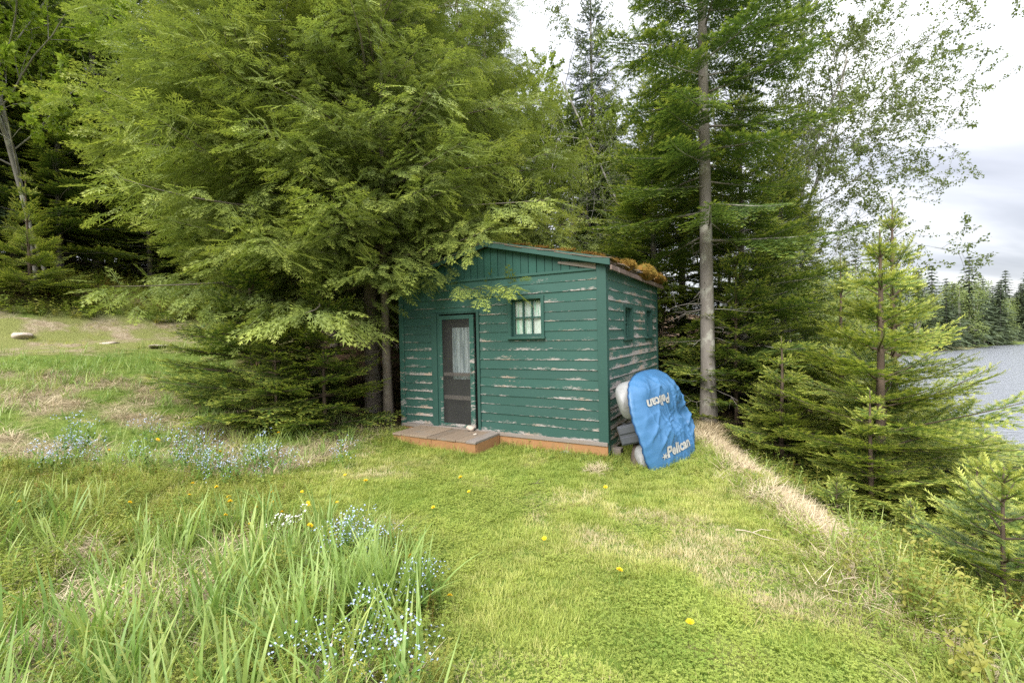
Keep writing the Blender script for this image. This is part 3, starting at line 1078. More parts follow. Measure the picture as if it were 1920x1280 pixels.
def cover_h(x, y):
    qx, qy = np.abs(x - CCX) / CHX, np.abs(y - CCY) / CHY
    r = (qx ** 3.4 + qy ** 3.0) ** (1 / 3.2)
    z = .13 * (1 - np.clip(r, 0, 1.2) ** 4.5)
    z = z + .085 * np.exp(-((x - .60) / .38) ** 2 - ((y - .24) / .30) ** 2)          # the seat backs push it out
    z = z + .035 * np.exp(-((x - 1.25) / .22) ** 2 - ((y - .25) / .3) ** 2)
    z = z + .06 * np.exp(-((x - .62) / .42) ** 2 - ((y - .98) / .24) ** 2)
    z = z - .10 * np.exp(-((x - .95 + .30 * (y - .45)) / .12) ** 2) * np.clip((.80 - y) / .25, 0, 1) * np.clip((y + .1) / .25, 0, 1)
    z = z - .05 * np.exp(-((x - .65) / .5) ** 2 - ((y - .68) / .13) ** 2)
    def folds(ang, f, g, seed):
        c, s = math.cos(ang), math.sin(ang)
        p, q = x * c + y * s, -x * s + y * c
        q = q + .12 * vnoise(p * 2.2, q * 2, seed + 1)
        n = vnoise(p * g, q * f, seed)
        return (1 - np.abs(2 * n - 1)) ** 3 * vnoise(p * 1.7 + 3, q * 1.7, seed + 2)
    w = 2.0 * (1 - .8 * np.clip(r, 0, 1) ** 6)
    w = w * (1 - .85 * (x < .62) * (np.exp(-((y - .31) / .13) ** 2) + np.exp(-((y - .905) / .13) ** 2)))
    z = z + w * (.034 * folds(.9, 7, 1.3, 5) + .030 * folds(2.2, 8, 1.2, 15) + .016 * folds(1.5, 17, 2.5, 25) + .012 * folds(.2, 15, 2, 35))
    return z


nr, na = 84, 240
ang = np.linspace(0, 2 * math.pi, na, endpoint=False)
V = []
for k in range(nr):
    q = k / (nr - 13)
    if q <= 1:
        rr, dz = max(q, .001) ** .8, 0.0
    else:
        s = (k - (nr - 13)) / 12.0
        rr, dz = 1 + .035 * math.sin(s * math.pi * .62), -.055 * s
    c_, s_ = np.cos(ang), np.sin(ang)
    g = (np.abs(c_) ** 3.4 + np.abs(s_) ** 3.0) ** (-1 / 3.2)
    x = CCX + CHX * rr * g * c_; y = CCY + CHY * rr * g * s_
    pl =   .004 * np.sin(ang * 44 + 2 * np.sin(ang * 5)) * (max(0, q - .86) / .3)
    hem = .012 * (vnoise(ang * 3, ang * 0 + 3, 2) - .5) * (1 if q > 1 else 0)
    xc, yc = CCX + CHX * min(rr, 1) * g * c_, CCY + CHY * min(rr, 1) * g * s_
    z = cover_h(xc, yc) + dz + pl + hem
    V.append(np.stack([x, y, z], -1))
V = np.concatenate(V)
i = (np.arange(nr - 1)[:, None] * na + np.arange(na)[None]).ravel(); j = (np.arange(nr - 1)[:, None] * na + (np.arange(na)[None] + 1) % na).ravel()
m = NT('blue_cover')
co = m.coord('Object')
n = m.noise(co, 3.2, 4, .6); n2 = m.noise(m.coord('Object', (1, 2.5, 1)), 20, 5, .7, .8)
c = m.mix(n, (.032, .115, .245), (.055, .165, .325))
c = m.mix(m.math('MULTIPLY', m.step(n2, .55, .75), .22), c, (.13, .24, .40))
m.done(m.pbr(c, .42, m.bump(n2, .35, .008), spec=.45))
root = empty('boat_cover', (0, 0, 0)); root.matrix_world = bm_
tag(root, 'bright blue creased boat cover with white lettering over the boat', 'boat cover')
a = Acc(); a.add(V, np.stack([i, j, j + na, i + na], -1)); cov = a.obj('cloth', MATS['blue_cover'], root, smooth=True)
hm = V.reshape(nr, na, 3)[-1]
a = Acc(); a.add(*tube(np.vstack([hm, hm[:2]]), .009, 5, False)); m = NT('hem'); m.done(m.pbr((.012, .05, .13), .7)); a.obj('hem', MATS['hem'], root)
m = NT('ivory_print'); m.done(m.pbr((.36, .355, .325), .6))


def lettering(txt, x0, y0, flip, h, length, slope=.0):
    import bmesh
    cu = bpy.data.curves.new('lettering', 'FONT'); cu.body = txt; cu.size = 1.0; cu.offset = .035; cu.resolution_u = 3; cu.shear = .12
    tmp = bpy.data.objects.new('lettering_source', cu)
    me = tmp.to_mesh()
    bmm = bmesh.new(); bmm.from_mesh(me); tmp.to_mesh_clear(); bpy.data.objects.remove(tmp)
    xs = [v.co.x for v in bmm.verts]; ys = [v.co.y for v in bmm.verts]
    lx, ly, hx, hy = min(xs), min(ys), max(xs) - min(xs), max(ys) - min(ys)
    bmesh.ops.triangulate(bmm, faces=bmm.faces[:])
    bmesh.ops.subdivide_edges(bmm, edges=[e for e in bmm.edges if e.calc_length() > .07], cuts=3, use_grid_fill=False)
    bmesh.ops.triangulate(bmm, faces=bmm.faces[:])
    for v in bmm.verts:
        u = (v.co.x - lx) / hx * length; w = (v.co.y - ly) / hy * h
        if flip:
            px, py = x0 + length - u, y0 + h - w
        else:
            px, py = x0 + u, y0 + w
        py += slope * (px - x0)
        v.co = (px, py, float(cover_h(np.array(px), np.array(py))) + .011)
    me = bpy.data.meshes.new('lettering'); bmm.to_mesh(me); bmm.free()
    me.materials.append(MATS['ivory_print'])
    o = link(bpy.data.objects.new('lettering', me), root)
    return o


lettering('Pelican', -.04, .25, False, .125, .60, .0)
lettering('Pelican', -.12, .84, True, .125, .58, .0)
# emblem ahead of the lower word: a small star burst
a = Acc()
k = 12; pts = []
for q in range(k):
    r_ = .045 if q % 2 == 0 else .016
    pts.append((-.085 + r_ * 1.5 * math.cos(q * 2 * math.pi / k), .285 + r_ * math.sin(q * 2 * math.pi / k)))
Vv = [(-.085, .285)] + pts
a.add([(x, y, float(cover_h(np.array(x), np.array(y))) + .011) for x, y in Vv], [(0, 1 + q, 1 + (q + 1) % k) for q in range(k)])
a.obj('emblem', MATS['ivory_print'], root)

m = NT('pale_twig'); m.done(m.pbr((.42, .35, .26), .8))
# a dark bent limb propped under the boat
bark_mat('dark_bark', (.035, .028, .022), (.13, .10, .08), None, 5)
p0 = np.array([1.44, 5.42, gz(1.44, 5.42) - .03])
pts = np.array([p0, p0 + (.02, .06, .12), p0 + (.07, .16, .26), p0 + (.12, .26, .40), p0 + (.15, .36, .50)])
a = Acc(); a.add(*tube(pts, [.055, .05, .042, .035, .03], 9))
a.add(*tube([pts[0] + (.05, .1, -.02), pts[0] + (.14, .16, .1), pts[0] + (.24, .26, .26)], [.03, .025, .02], 7))
o = a.obj('log', MATS['dark_bark'], smooth=True)
tag(o, 'dark crooked limb propped between the grass and the grey boat', 'log')

# ------------------------------------------------------------------ foliage materials
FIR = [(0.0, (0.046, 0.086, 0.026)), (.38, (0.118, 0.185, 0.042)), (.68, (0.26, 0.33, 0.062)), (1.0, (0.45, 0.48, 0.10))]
leaf_mat('fir_needles', FIR, .30, .45, .3)
leaf_mat('fir_needles_dark', [(0, (0.062, 0.108, 0.034)), (.5, (0.15, 0.215, 0.056)), (1, (0.28, 0.34, 0.08))], .26, .5, .25)
leaf_mat('spruce_needles', [(0, (0.045, 0.076, 0.036)), (.6, (0.090, 0.130, 0.058)), (1, (0.15, 0.20, 0.08))], .24, .5, .25)
leaf_mat('cedar_scales', [(0, (0.082, 0.122, 0.042)), (.4, (0.165, 0.218, 0.060)), (.75, (0.28, 0.335, 0.072)), (1, (0.41, 0.435, 0.09))], .36, .5, .25)
leaf_mat('young_leaves', [(0, (0.13, 0.19, 0.035)), (.5, (0.25, 0.31, 0.050)), (1, (0.40, 0.42, 0.07))], .5, .45, .3)
leaf_mat('maple_leaves', [(0, (0.21, 0.31, 0.045)), (.5, (0.34, 0.43, 0.060)), (1, (0.46, 0.52, 0.08))], .55, .45, .3)
leaf_mat('birch_leaves', [(0, (0.10, 0.14, 0.040)), (.5, (0.16, 0.20, 0.055)), (1, (0.26, 0.29, 0.08))], .45, .45, .3)
leaf_mat('far_conifer', [(0, (0.062, 0.090, 0.054)), (1, (0.13, 0.165, 0.085))], .1, .6, .1)  # far crowns' greens lightened, putting the absent haze into their colour
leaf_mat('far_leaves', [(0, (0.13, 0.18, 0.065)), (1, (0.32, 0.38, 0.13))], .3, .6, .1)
bark_mat('fir_bark', (.115, .10, .09), (.27, .245, .22), (.33, .32, .28), 4)
bark_mat('cedar_bark', (.13, .105, .085), (.29, .245, .20), (.22, .20, .17), 6, stretch=(1, 1, .1))
bark_mat('grey_bark', (.13, .12, .11), (.30, .285, .26), (.36, .35, .31), 4)
bark_mat('twig_bark', (.07, .05, .035), (.16, .12, .09), None, 6)


# ------------------------------------------------------------------ foliage templates
def twig_tpl(n, rs):
    """a flat needled twig, length 1 along x, half width 1 along y; returns verts, faces, tip weight"""
    V, F, T = [], [], []
    for i in range(n):
        x0, x1 = i / n, (i + 1) / n
        pr = (.75 + .25 * min(1, x0 * 4)) * (1 - .55 * max(0, x0 - .45) / .55)
        for sgn in (1, -1):
            k = len(V)
            V += [(x0, 0, 0), (x1 * .98, 0, 0), (x1 + .55 / n + rs.uniform(-.1, .1) / n, sgn * pr * rs.uniform(.8, 1.1), rs.uniform(0, .35))]
            T += [x0, x1, x1 + .15]
            F.append((k, k + 1, k + 2) if sgn > 0 else (k + 1, k, k + 2))
    return np.array(V), np.array(F), np.clip(T, 0, 1)


def frond_tpl(rs, nb=11, lobes=2):
    """a flat cedar spray, length 1 along x: alternate side branchlets, each with lobes"""
    V, F, T = [], [], []

    def blade(o, d, ln, w, t0, t1):
        s = np.array([-d[1], d[0], 0.0]); k = len(V)
        mid = o + d * ln * .45
        V.extend([o, mid + s * w, o + d * ln, mid - s * w]); T.extend([t0, (t0 + t1) / 2, t1, (t0 + t1) / 2])
        F.extend([(k, k + 1, k + 2), (k, k + 2, k + 3)])
    for i in range(nb):
        x = .06 + .88 * i / nb
        sgn = 1 if i % 2 else -1
        ln = .46 * (1 - x) ** .75 * (.45 + .55 * min(1, x * 3.5)) * rs.uniform(.85, 1.15) + .05
        a = rad(rs.uniform(36, 50)) * sgn
        d = np.array([math.cos(a), math.sin(a), rs.uniform(-.12, .12)])
        o = np.array([x, 0, 0.0])
        blade(o, d, ln, .023, x * .6, .55 + x * .45)
        for q in range(lobes):
            f = .28 + .42 * q / max(1, lobes - 1)
            for s2 in (1, -1):
                a2 = a + s2 * rad(38)
                blade(o + d * ln * f, np.array([math.cos(a2), math.sin(a2), rs.uniform(-.1, .1)]), ln * (.52 - .25 * f) + .02, .019, .3 + x * .5, .6 + x * .4)
    blade(np.array([0, 0, 0.]), np.array([1., 0, 0]), 1.0, .018, .1, 1)
    V = np.array(V, float); V[:, 2] -= .12 * V[:, 0] ** 2 + .25 * V[:, 1] ** 2
    return V, np.array(F), np.clip(np.array(T), 0, 1)


def scatter_tpl(tpls, O, D, N, L, Wd, base, gain, rs):
    """realise templates: origins O, directions D, normals N, lengths L, widths Wd; tint = base + gain * tip weight"""
    O, D, N = np.asarray(O, float), norm(D), np.asarray(N, float)
    S = norm(np.cross(N, D)); N = np.cross(D, S)
    L = np.asarray(L, float); Wd = np.asarray(Wd, float); base = np.asarray(base, float); gain = np.asarray(gain, float)
    pick = rs.randint(0, len(tpls), len(O))
    Vs, Fs, Ts, off = [], [], [], 0
    for k, (V, F, T) in enumerate(tpls):
        s = np.where(pick == k)[0]
        if not len(s): continue
        P = (O[s, None] + V[None, :, 0:1] * (L[s, None, None] * D[s, None]) + V[None, :, 1:2] * (Wd[s, None, None] * S[s, None])
             + V[None, :, 2:3] * (Wd[s, None, None] * N[s, None]))
        Vs.append(P.reshape(-1, 3))
        Fs.append((F[None] + (np.arange(len(s)) * len(V))[:, None, None]).reshape(-1, 3) + off)
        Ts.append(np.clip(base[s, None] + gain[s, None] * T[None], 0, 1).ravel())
        off += len(s) * len(V)
    return np.concatenate(Vs), np.concatenate(Fs), np.concatenate(Ts)


def fir_branch(L, rs, tw_n=6, lat_step=.075, sub_step=.055, bare=.12, droop=.10, upturn=.10, tw_len=.10, tw_w=.020, fresh=1.0, hang=0.0):
    """a flat fir bough of real length L along +x. returns foliage (V,F,T) and its stem (points, radii)"""
    tw = [twig_tpl(tw_n, rs) for _ in range(3)]
    O, D, N, LL, WW, B, G = [], [], [], [], [], [], []

    def put(o, d, ln, w, b, g):
        O.append(o); D.append(d); N.append((rs.normal(scale=.12), rs.normal(scale=.12), 1.0)); LL.append(ln); WW.append(w); B.append(b); G.append(g)

    def axis(s):
        return np.array([s * L, .03 * L * math.sin(s * 4 + ph), -droop * L * s ** 1.3 + upturn * L * s ** 3])
    ph = rs.uniform(0, 6)
    n = max(3, int(L * (1 - bare) / lat_step))
    for i in range(n):
        s = bare + (1 - bare) * (i + .5) / n
        o = axis(s); t = norm(axis(min(1, s + .05)) - axis(s - .05))
        for sg in (1, -1):
            ll = (.46 * L * (1 - s) ** .85 * min(1, .55 + (s - bare) * 3) + .07) * rs.uniform(.75, 1.15)
            a = rad(rs.uniform(46, 62)) * sg
            d = norm(np.array([t[0] * math.cos(a) - t[1] * math.sin(a), t[0] * math.sin(a) + t[1] * math.cos(a), t[2] + rs.normal(scale=.10) - hang * .3]))
            out = s
            if ll < .13:
                put(o, d, ll, tw_w * rs.uniform(.9, 1.1), .15 + .3 * out, .75 * fresh); continue
            m_ = max(1, int((ll - .05) / sub_step))
            for j in range(m_):
                q = (j + .6) / (m_ + .4)
                oj = o + d * ll * q + np.array([0, 0, -(.10 + hang) * ll * q * q])
                for s2 in (1, -1):
                    a2 = rad(rs.uniform(38, 55)) * s2
                    d2 = norm(np.array([d[0] * math.cos(a2) - d[1] * math.sin(a2), d[0] * math.sin(a2) + d[1] * math.cos(a2), d[2] + rs.normal(scale=.12) - hang * q]))
                    tl = min(tw_len, ll * (1 - q) * .75 + .035) * rs.uniform(.8, 1.2)
                    put(oj, d2, tl, tw_w * rs.uniform(.85, 1.1), .05 + .25 * out * q, (.45 + .35 * q) * fresh)
                put(oj - d * .01, d, ll / m_ * 1.1, tw_w * .95, .03 + .15 * q, .2 * fresh)
            put(o + d * ll * .93 + np.array([0, 0, -(.10 + hang) * ll * .86]), d, tw_len * rs.uniform(.7, 1.1), tw_w, .25, .75 * fresh)
    for k in range(int(L / .08)):
        s = bare + (1 - bare) * k / max(1, int(L / .08))
        put(axis(s), norm(axis(s + .05) - axis(s)), .10, tw_w * 1.1, .05 + .2 * s, .2)
    put(axis(.99), norm(axis(1.0) - axis(.94)), tw_len * 1.2, tw_w, .3, .7 * fresh)
    V, F, T = scatter_tpl(tw, O, D, N, LL, WW, B, G, rs)
    st = np.array([axis(s) for s in np.linspace(0, 1, 6)])
    return (V, F, T), st


def cedar_branch(L, rs, fr_n=11, lobes=2, step=.13, fstep=.13, flen=.27, sag=.16, upturn=.12):
    """an arched cedar bough with drooping flat sprays"""
    fr = [frond_tpl(rs, fr_n, lobes) for _ in range(4)]
    O, D, N, LL, WW, B, G = [], [], [], [], [], [], []
    ph = rs.uniform(0, 6)

    def axis(s):
        return np.array([s * L, .05 * L * math.sin(s * 3.5 + ph), -sag * L * s + upturn * L * s ** 2.2])

    def put(o, d, ln, b, g):
        nn = norm(np.array([-d[0] * d[2], -d[1] * d[2], 1.0]) + rs.normal(scale=.38, size=3))
        O.append(o); D.append(d); N.append(nn); LL.append(ln); WW.append(ln * rs.uniform(.85, 1.05)); B.append(b); G.append(g)
    n = max(3, int(L * .85 / step))
    stems = []
    for i in range(n):
        s = .15 + .85 * (i + .5) / n
        o = axis(s); t = norm(axis(min(1, s + .04)) - axis(s - .04))
        for sg in ((1, -1) if i % 2 else (-1, 1)):
            ll = (.42 * L * (1 - s) ** .6 * min(1, .8 + s * 1.2) + .12) * rs.uniform(.6, 1.15)
            a = rad(rs.uniform(35, 62)) * sg
            d = norm(np.array([t[0] * math.cos(a) - t[1] * math.sin(a), t[0] * math.sin(a) + t[1] * math.cos(a), t[2] + rs.normal(scale=.15) + .06]))
            m_ = max(1, int(ll / fstep))
            for j in range(m_):
                q = (j + .7) / (m_ + .2)
                oj = o + d * ll * q + np.array([0, 0, -.18 * ll * q * q])
                s2 = 1 if j % 2 else -1
                a2 = rad(rs.uniform(18, 50)) * s2
                d2 = norm(np.array([d[0] * math.cos(a2) - d[1] * math.sin(a2), d[0] * math.sin(a2) + d[1] * math.cos(a2), -rs.uniform(.20, 1.05)]))
                put(oj, d2, flen * rs.uniform(.6, 1.1), .02 + .28 * s * q + rs.uniform(0, .1), .50 + .25 * s)
            put(o + d * ll * .9 - np.array([0, 0, .15 * ll]), norm(d + np.array([0, 0, -rs.uniform(.05, .5)])), flen * rs.uniform(.8, 1.2), .10 + .2 * s, .62 + .12 * s)
    for q in range(3):
        put(axis(.96 - q * .07), norm(axis(1.0) - axis(.9) + rs.normal(scale=.25, size=3)), flen * rs.uniform(.9, 1.2), .2, .7)
    V, F, T = scatter_tpl(fr, O, D, N, LL, WW, B, G, rs)
    st = np.array([axis(s) for s in np.linspace(0, 1, 7)])
    return (V, F, T), st


def frame(az, el, roll=0.0):
    ca, sa, ce, se = math.cos(az), math.sin(az), math.cos(el), math.sin(el)
    X = np.array([ce * ca, ce * sa, se]); Y = np.array([-sa, ca, 0.0]); Z = np.cross(X, Y)
    cr, sr = math.cos(roll), math.sin(roll)
    return np.stack([X, Y * cr + Z * sr, Z * cr - Y * sr], 1)


MESHES = {}


def plant_mesh(key, trunk_acc, crown_acc, bark, leaf):
    Vt, Ft, Tt = trunk_acc.arrays(); Vc, Fc, Tc = crown_acc.arrays()
    MESHES[key] = (make_mesh(key + '_trunk', Vt, Ft, None, [MATS[bark]], True),
                   make_mesh(key + '_crown', Vc, Fc, {'tint': Tc}, [MATS[leaf]]))


def trunk_line(H, rs, wob=.02, lean=(0, 0)):
    z = np.linspace(0, H, 14)
    x = lean[0] * z + wob * H * .25 * np.sin(z / H * 5 + rs.uniform(0, 6)) * (z / H)
    y = lean[1] * z + wob * H * .25 * np.sin(z / H * 4 + rs.uniform(0, 6)) * (z / H)
    return np.stack([x, y, z], -1)


def build_conifer(key, H, seed, kind, bark, leaf, n, z0, rlow, rtop, r0, el_low, el_top, lens, shape=1.0, whorl=0, dead=0, top_tint=0.0, fpow=.92, branch_kw=None, wob=.02, side=None, leader=True, tint_low=0.0, bare_h=0.0):
    """conifer of height H: n boughs from z0 up, length rlow (at z0) to rtop (at the tip)"""
    rs = np.random.RandomState(seed)
    kw = branch_kw or {}
    fn = fir_branch if kind == 'fir' else cedar_branch
    tpl = {}
    for Lq in lens:
        tpl[Lq] = [fn(Lq, rs, **kw) for _ in range(3 if Lq < max(lens) else 2)]
    P = trunk_line(H, rs, wob)
    t = Acc(); c = Acc()
    rr = r0 * (1 - P[:, 2] / H) ** .8 + .006
    rr[0] *= 1.25
    t.add(*tube(P, rr, 10 if r0 > .06 else 6))
    az = rs.uniform(0, 6)
    for i in range(n):
        f = (i + rs.uniform(0, .6)) / n
        f = min(f, .995)
        if whorl:
            f = math.floor(f * whorl) / whorl + rs.uniform(0, .25) / whorl
        zz = z0 + (H - z0) * f ** fpow
        L = (rlow * (1 - f) ** shape + rtop) * rs.uniform(.72, 1.12)
        az += 2.399 + rs.uniform(-.5, .5)
        if side is not None:
            L *= 1 + side[1] * math.cos(az - side[0])
        el = el_low + (el_top - el_low) * f ** 1.2 + rs.normal(scale=.08)
        o = np.array([np.interp(zz, P[:, 2], P[:, k]) for k in range(3)])
        Lq = min(lens, key=lambda q: abs(math.log(q / L)))
        (V, F, T), st = tpl[Lq][rs.randint(len(tpl[Lq]))]
        R = frame(az, el, rs.normal(scale=.18)); s = L / Lq
        tb = rs.uniform(-.10, .10) + top_tint * f - tint_low * (1 - f)
        c.add(V @ R.T * s + o, F, np.clip(T + tb, 0, 1))
        t.add(*tube(st @ R.T * s + o, np.linspace(.006 + .008 * L, .002, len(st)), 4, False))
    for i in range(dead):
        zz = rs.uniform(.4, max(z0 * 1.15, .6)); L = rs.uniform(.25, .9)
        a_ = rs.uniform(0, 6.3); o = np.array([0, 0, zz])
        q = np.linspace(0, 1, 5)[:, None]
        d = np.array([math.cos(a_), math.sin(a_), rs.uniform(-.3, .15)])
        line = o + d * L * q + np.array([0, 0, -.2 * L]) * q ** 2 + rs.normal(scale=.03, size=(5, 3)) * q
        t.add(*tube(line, np.linspace(.009, .002, 5), 3, False))
        for _ in range(2):
            k = rs.randint(2, 4); d2 = norm(d + rs.normal(scale=.6, size=3))
            t.add(*tube([line[k], line[k] + d2 * L * .2, line[k] + d2 * L * .4 + (0, 0, -.03)], [.004, .003, .001], 3, False))
    if leader:
        tw = [twig_tpl(8, rs)]
        m_ = 10
        O = np.tile(P[-1] - (0, 0, .34), (m_, 1)) + np.stack([np.zeros(m_), np.zeros(m_), np.linspace(0, .30, m_)], -1)
        a_ = np.arange(m_) * 2.4
        Dv = np.stack([np.cos(a_) * .6, np.sin(a_) * .6, np.full(m_, .8)], -1)
        c.add(*scatter_tpl(tw, O, Dv, np.stack([-np.cos(a_), -np.sin(a_), np.full(m_, .5)], -1), np.full(m_, .12), np.full(m_, .022), np.full(m_, .4), np.full(m_, .5), rs))
    plant_mesh(key, t, c, bark, leaf)


def build_leafy(key, H, seed, bark, leaf, r0, levels, leaf_n, leaf_s, lean=(0, 0), trunks=1, spread=.75, first=.3, start_len=.42, droop=0.0, bend=(0, 0, 0)):
    """broadleaf tree: trunk and limbs by recursion, leaves on the last twigs"""
    rs = np.random.RandomState(seed)
    t = Acc()
    LO, LD = [], []

    def grow(p, d, L, r, lev):
        n = 5
        pts = [p]
        dd = d.copy()
        for i in range(n):
            dd = norm(dd + rs.normal(scale=.10, size=3) + np.array([0, 0, .05 if lev < 2 else -droop]) + np.array(bend) * (.3 if lev < 2 else .1))
            pts.append(pts[-1] + dd * L / n)
        pts = np.array(pts)
        t.add(*tube(pts, np.linspace(r, r * .55, n + 1), 8 if lev == 0 else 5 if lev < 3 else 3, False))
        if lev >= levels - 1:
            k = leaf_n
            q = 1.05 - .8 * rs.rand(k) ** 1.6
            idx = np.clip((q * n).astype(int), 0, n - 1)
            LO.extend(pts[idx] + (pts[idx + 1] - pts[idx]) * (q * n - idx)[:, None] + rs.normal(scale=.03, size=(k, 3)))
            LD.extend(norm(rs.normal(size=(k, 3)) + np.array([0, 0, -.35])))
            if lev >= levels:
                return
        m_ = 3 if lev == 0 else rs.randint(2, 5)
        nb = {0: 9, 1: 5, 2: 4}.get(lev, 3)
        if lev >= levels: return
        for b in range(nb):
            s = first + (1 - first) * (b + rs.uniform(0, .9)) / nb if lev == 0 else rs.uniform(.2, 1)
            k = min(int(s * n), n - 1)
            o = pts[k] + (pts[k + 1] - pts[k]) * (s * n - k)
            a_ = b * 2.4 + rs.uniform(-.6, .6)
            u = norm(np.cross(dd, rs.normal(size=3))); v = np.cross(dd, u)
            nd = norm(dd * (1 - spread * .55) + (u * math.cos(a_) + v * math.sin(a_)) * spread)
            grow(o, nd, L * (start_len if lev == 0 else .58) * rs.uniform(.75, 1.2) * (1.15 - .45 * s if lev == 0 else 1), max(r * .42 * (1.1 - .4 * s), .004), lev + 1)
    for q in range(trunks):
        a_ = q * 2.1 + 1
        d0 = norm(np.array([lean[0] + .12 * (trunks > 1) * math.cos(a_), lean[1] + .12 * (trunks > 1) * math.sin(a_), 1.0]))
        grow(np.array([.12 * (trunks > 1) * math.cos(a_), .12 * (trunks > 1) * math.sin(a_), 0]), d0, H * (1 - .12 * q), r0 * (1 - .15 * q), 0)
    LO, LD = np.array(LO), np.array(LD)
    lt = [(np.array([(0, 0, 0), (.45, .32, .10), (1, 0, -.05), (.45, -.32, .10)], float), np.array([(0, 1, 2), (0, 2, 3)]), np.array([.3, .6, .8, .6]))]
    n = len(LO)
    c = Acc()
    Ls = rs.uniform(.65, 1.2, n) * leaf_s
    c.add(*scatter_tpl(lt, LO, LD, rs.normal(size=(n, 3)) * .7 + (0, 0, 1), Ls, Ls, rs.uniform(-.3, .25, n), np.full(n, .6), rs))
    plant_mesh(key, t, c, bark, leaf)


USED = {}


def plant(key, name, label, cat, x, y, s=1.0, rz=0.0, group=None, dz=-.05, sz=None, tilt=(0, 0)):
    tm, cm = MESHES[key]
    r = bpy.data.objects.new(name, None); COL.objects.link(r)
    r.empty_display_size = .3
    r.location = (x, y, gz(x, y) + dz); r.rotation_euler = (tilt[0], tilt[1], rz); r.scale = (s, s, sz or s)
    tag(r, label, cat, group)
    for nm, me in (('trunk', tm), ('crown', cm)):
        o = bpy.data.objects.new(nm, me); COL.objects.link(o); o.parent = r
    return r

# ------------------------------------------------------------------ the trees
import time as _t
_t0 = _t.time()
LOW = dict(tw_n=3, lat_step=.105, sub_step=.085, tw_len=.16, tw_w=.042)
MID = dict(tw_n=4, lat_step=.092, sub_step=.074, tw_len=.125, tw_w=.034)
HI = dict(tw_n=5, lat_step=.078, sub_step=.062, tw_len=.10, tw_w=.027)
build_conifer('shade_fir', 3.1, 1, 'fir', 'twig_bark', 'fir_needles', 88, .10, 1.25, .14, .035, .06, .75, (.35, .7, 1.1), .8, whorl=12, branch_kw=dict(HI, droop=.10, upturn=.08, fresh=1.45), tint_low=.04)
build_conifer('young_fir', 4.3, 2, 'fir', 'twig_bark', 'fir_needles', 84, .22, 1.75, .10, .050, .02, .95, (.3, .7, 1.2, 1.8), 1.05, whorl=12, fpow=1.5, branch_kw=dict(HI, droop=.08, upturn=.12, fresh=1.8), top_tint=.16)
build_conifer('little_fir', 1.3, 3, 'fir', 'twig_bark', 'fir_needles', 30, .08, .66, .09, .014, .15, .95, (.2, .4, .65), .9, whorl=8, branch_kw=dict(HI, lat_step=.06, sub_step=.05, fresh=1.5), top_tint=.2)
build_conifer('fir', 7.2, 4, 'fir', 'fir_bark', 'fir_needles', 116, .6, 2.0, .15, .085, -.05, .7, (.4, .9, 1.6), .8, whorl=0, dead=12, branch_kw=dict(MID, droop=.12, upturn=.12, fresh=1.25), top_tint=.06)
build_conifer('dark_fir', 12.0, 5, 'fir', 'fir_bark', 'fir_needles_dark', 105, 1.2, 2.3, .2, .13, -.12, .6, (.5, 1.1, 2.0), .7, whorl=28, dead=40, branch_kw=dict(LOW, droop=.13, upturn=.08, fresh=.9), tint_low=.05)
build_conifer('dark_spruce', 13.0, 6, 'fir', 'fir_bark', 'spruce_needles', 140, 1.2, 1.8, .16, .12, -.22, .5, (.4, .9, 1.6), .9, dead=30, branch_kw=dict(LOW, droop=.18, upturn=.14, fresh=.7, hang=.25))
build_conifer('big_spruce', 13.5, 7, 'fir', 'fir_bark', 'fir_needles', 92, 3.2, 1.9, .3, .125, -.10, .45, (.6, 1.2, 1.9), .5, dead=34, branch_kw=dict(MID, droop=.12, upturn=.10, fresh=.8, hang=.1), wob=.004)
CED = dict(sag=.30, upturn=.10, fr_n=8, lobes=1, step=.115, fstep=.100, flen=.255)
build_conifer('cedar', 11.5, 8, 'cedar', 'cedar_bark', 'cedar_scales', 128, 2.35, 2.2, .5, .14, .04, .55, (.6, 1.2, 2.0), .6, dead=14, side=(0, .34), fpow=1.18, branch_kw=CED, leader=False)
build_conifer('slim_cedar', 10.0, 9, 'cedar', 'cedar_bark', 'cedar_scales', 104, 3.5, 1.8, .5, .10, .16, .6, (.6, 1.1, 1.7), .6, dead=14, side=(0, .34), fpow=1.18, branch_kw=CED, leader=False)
build_leafy('birch', 12.0, 10, 'grey_bark', 'birch_leaves', .055, 4, 32, .066, lean=(.07, -.03), trunks=3, spread=.8, first=.22, start_len=.34, bend=(.12, 0, .05))
build_leafy('poplar', 11.0, 12, 'grey_bark', 'young_leaves', .07, 3, 48, .15, trunks=1, spread=.55, first=.35, start_len=.30)
build_leafy('maple', 9.0, 13, 'grey_bark', 'maple_leaves', .06, 3, 62, .15, trunks=2, spread=.75, first=.32, start_len=.38)
build_leafy('sapling', 1.1, 14, 'twig_bark', 'young_leaves', .012, 1, 14, .13, trunks=2, spread=.6, first=.3, start_len=.45)


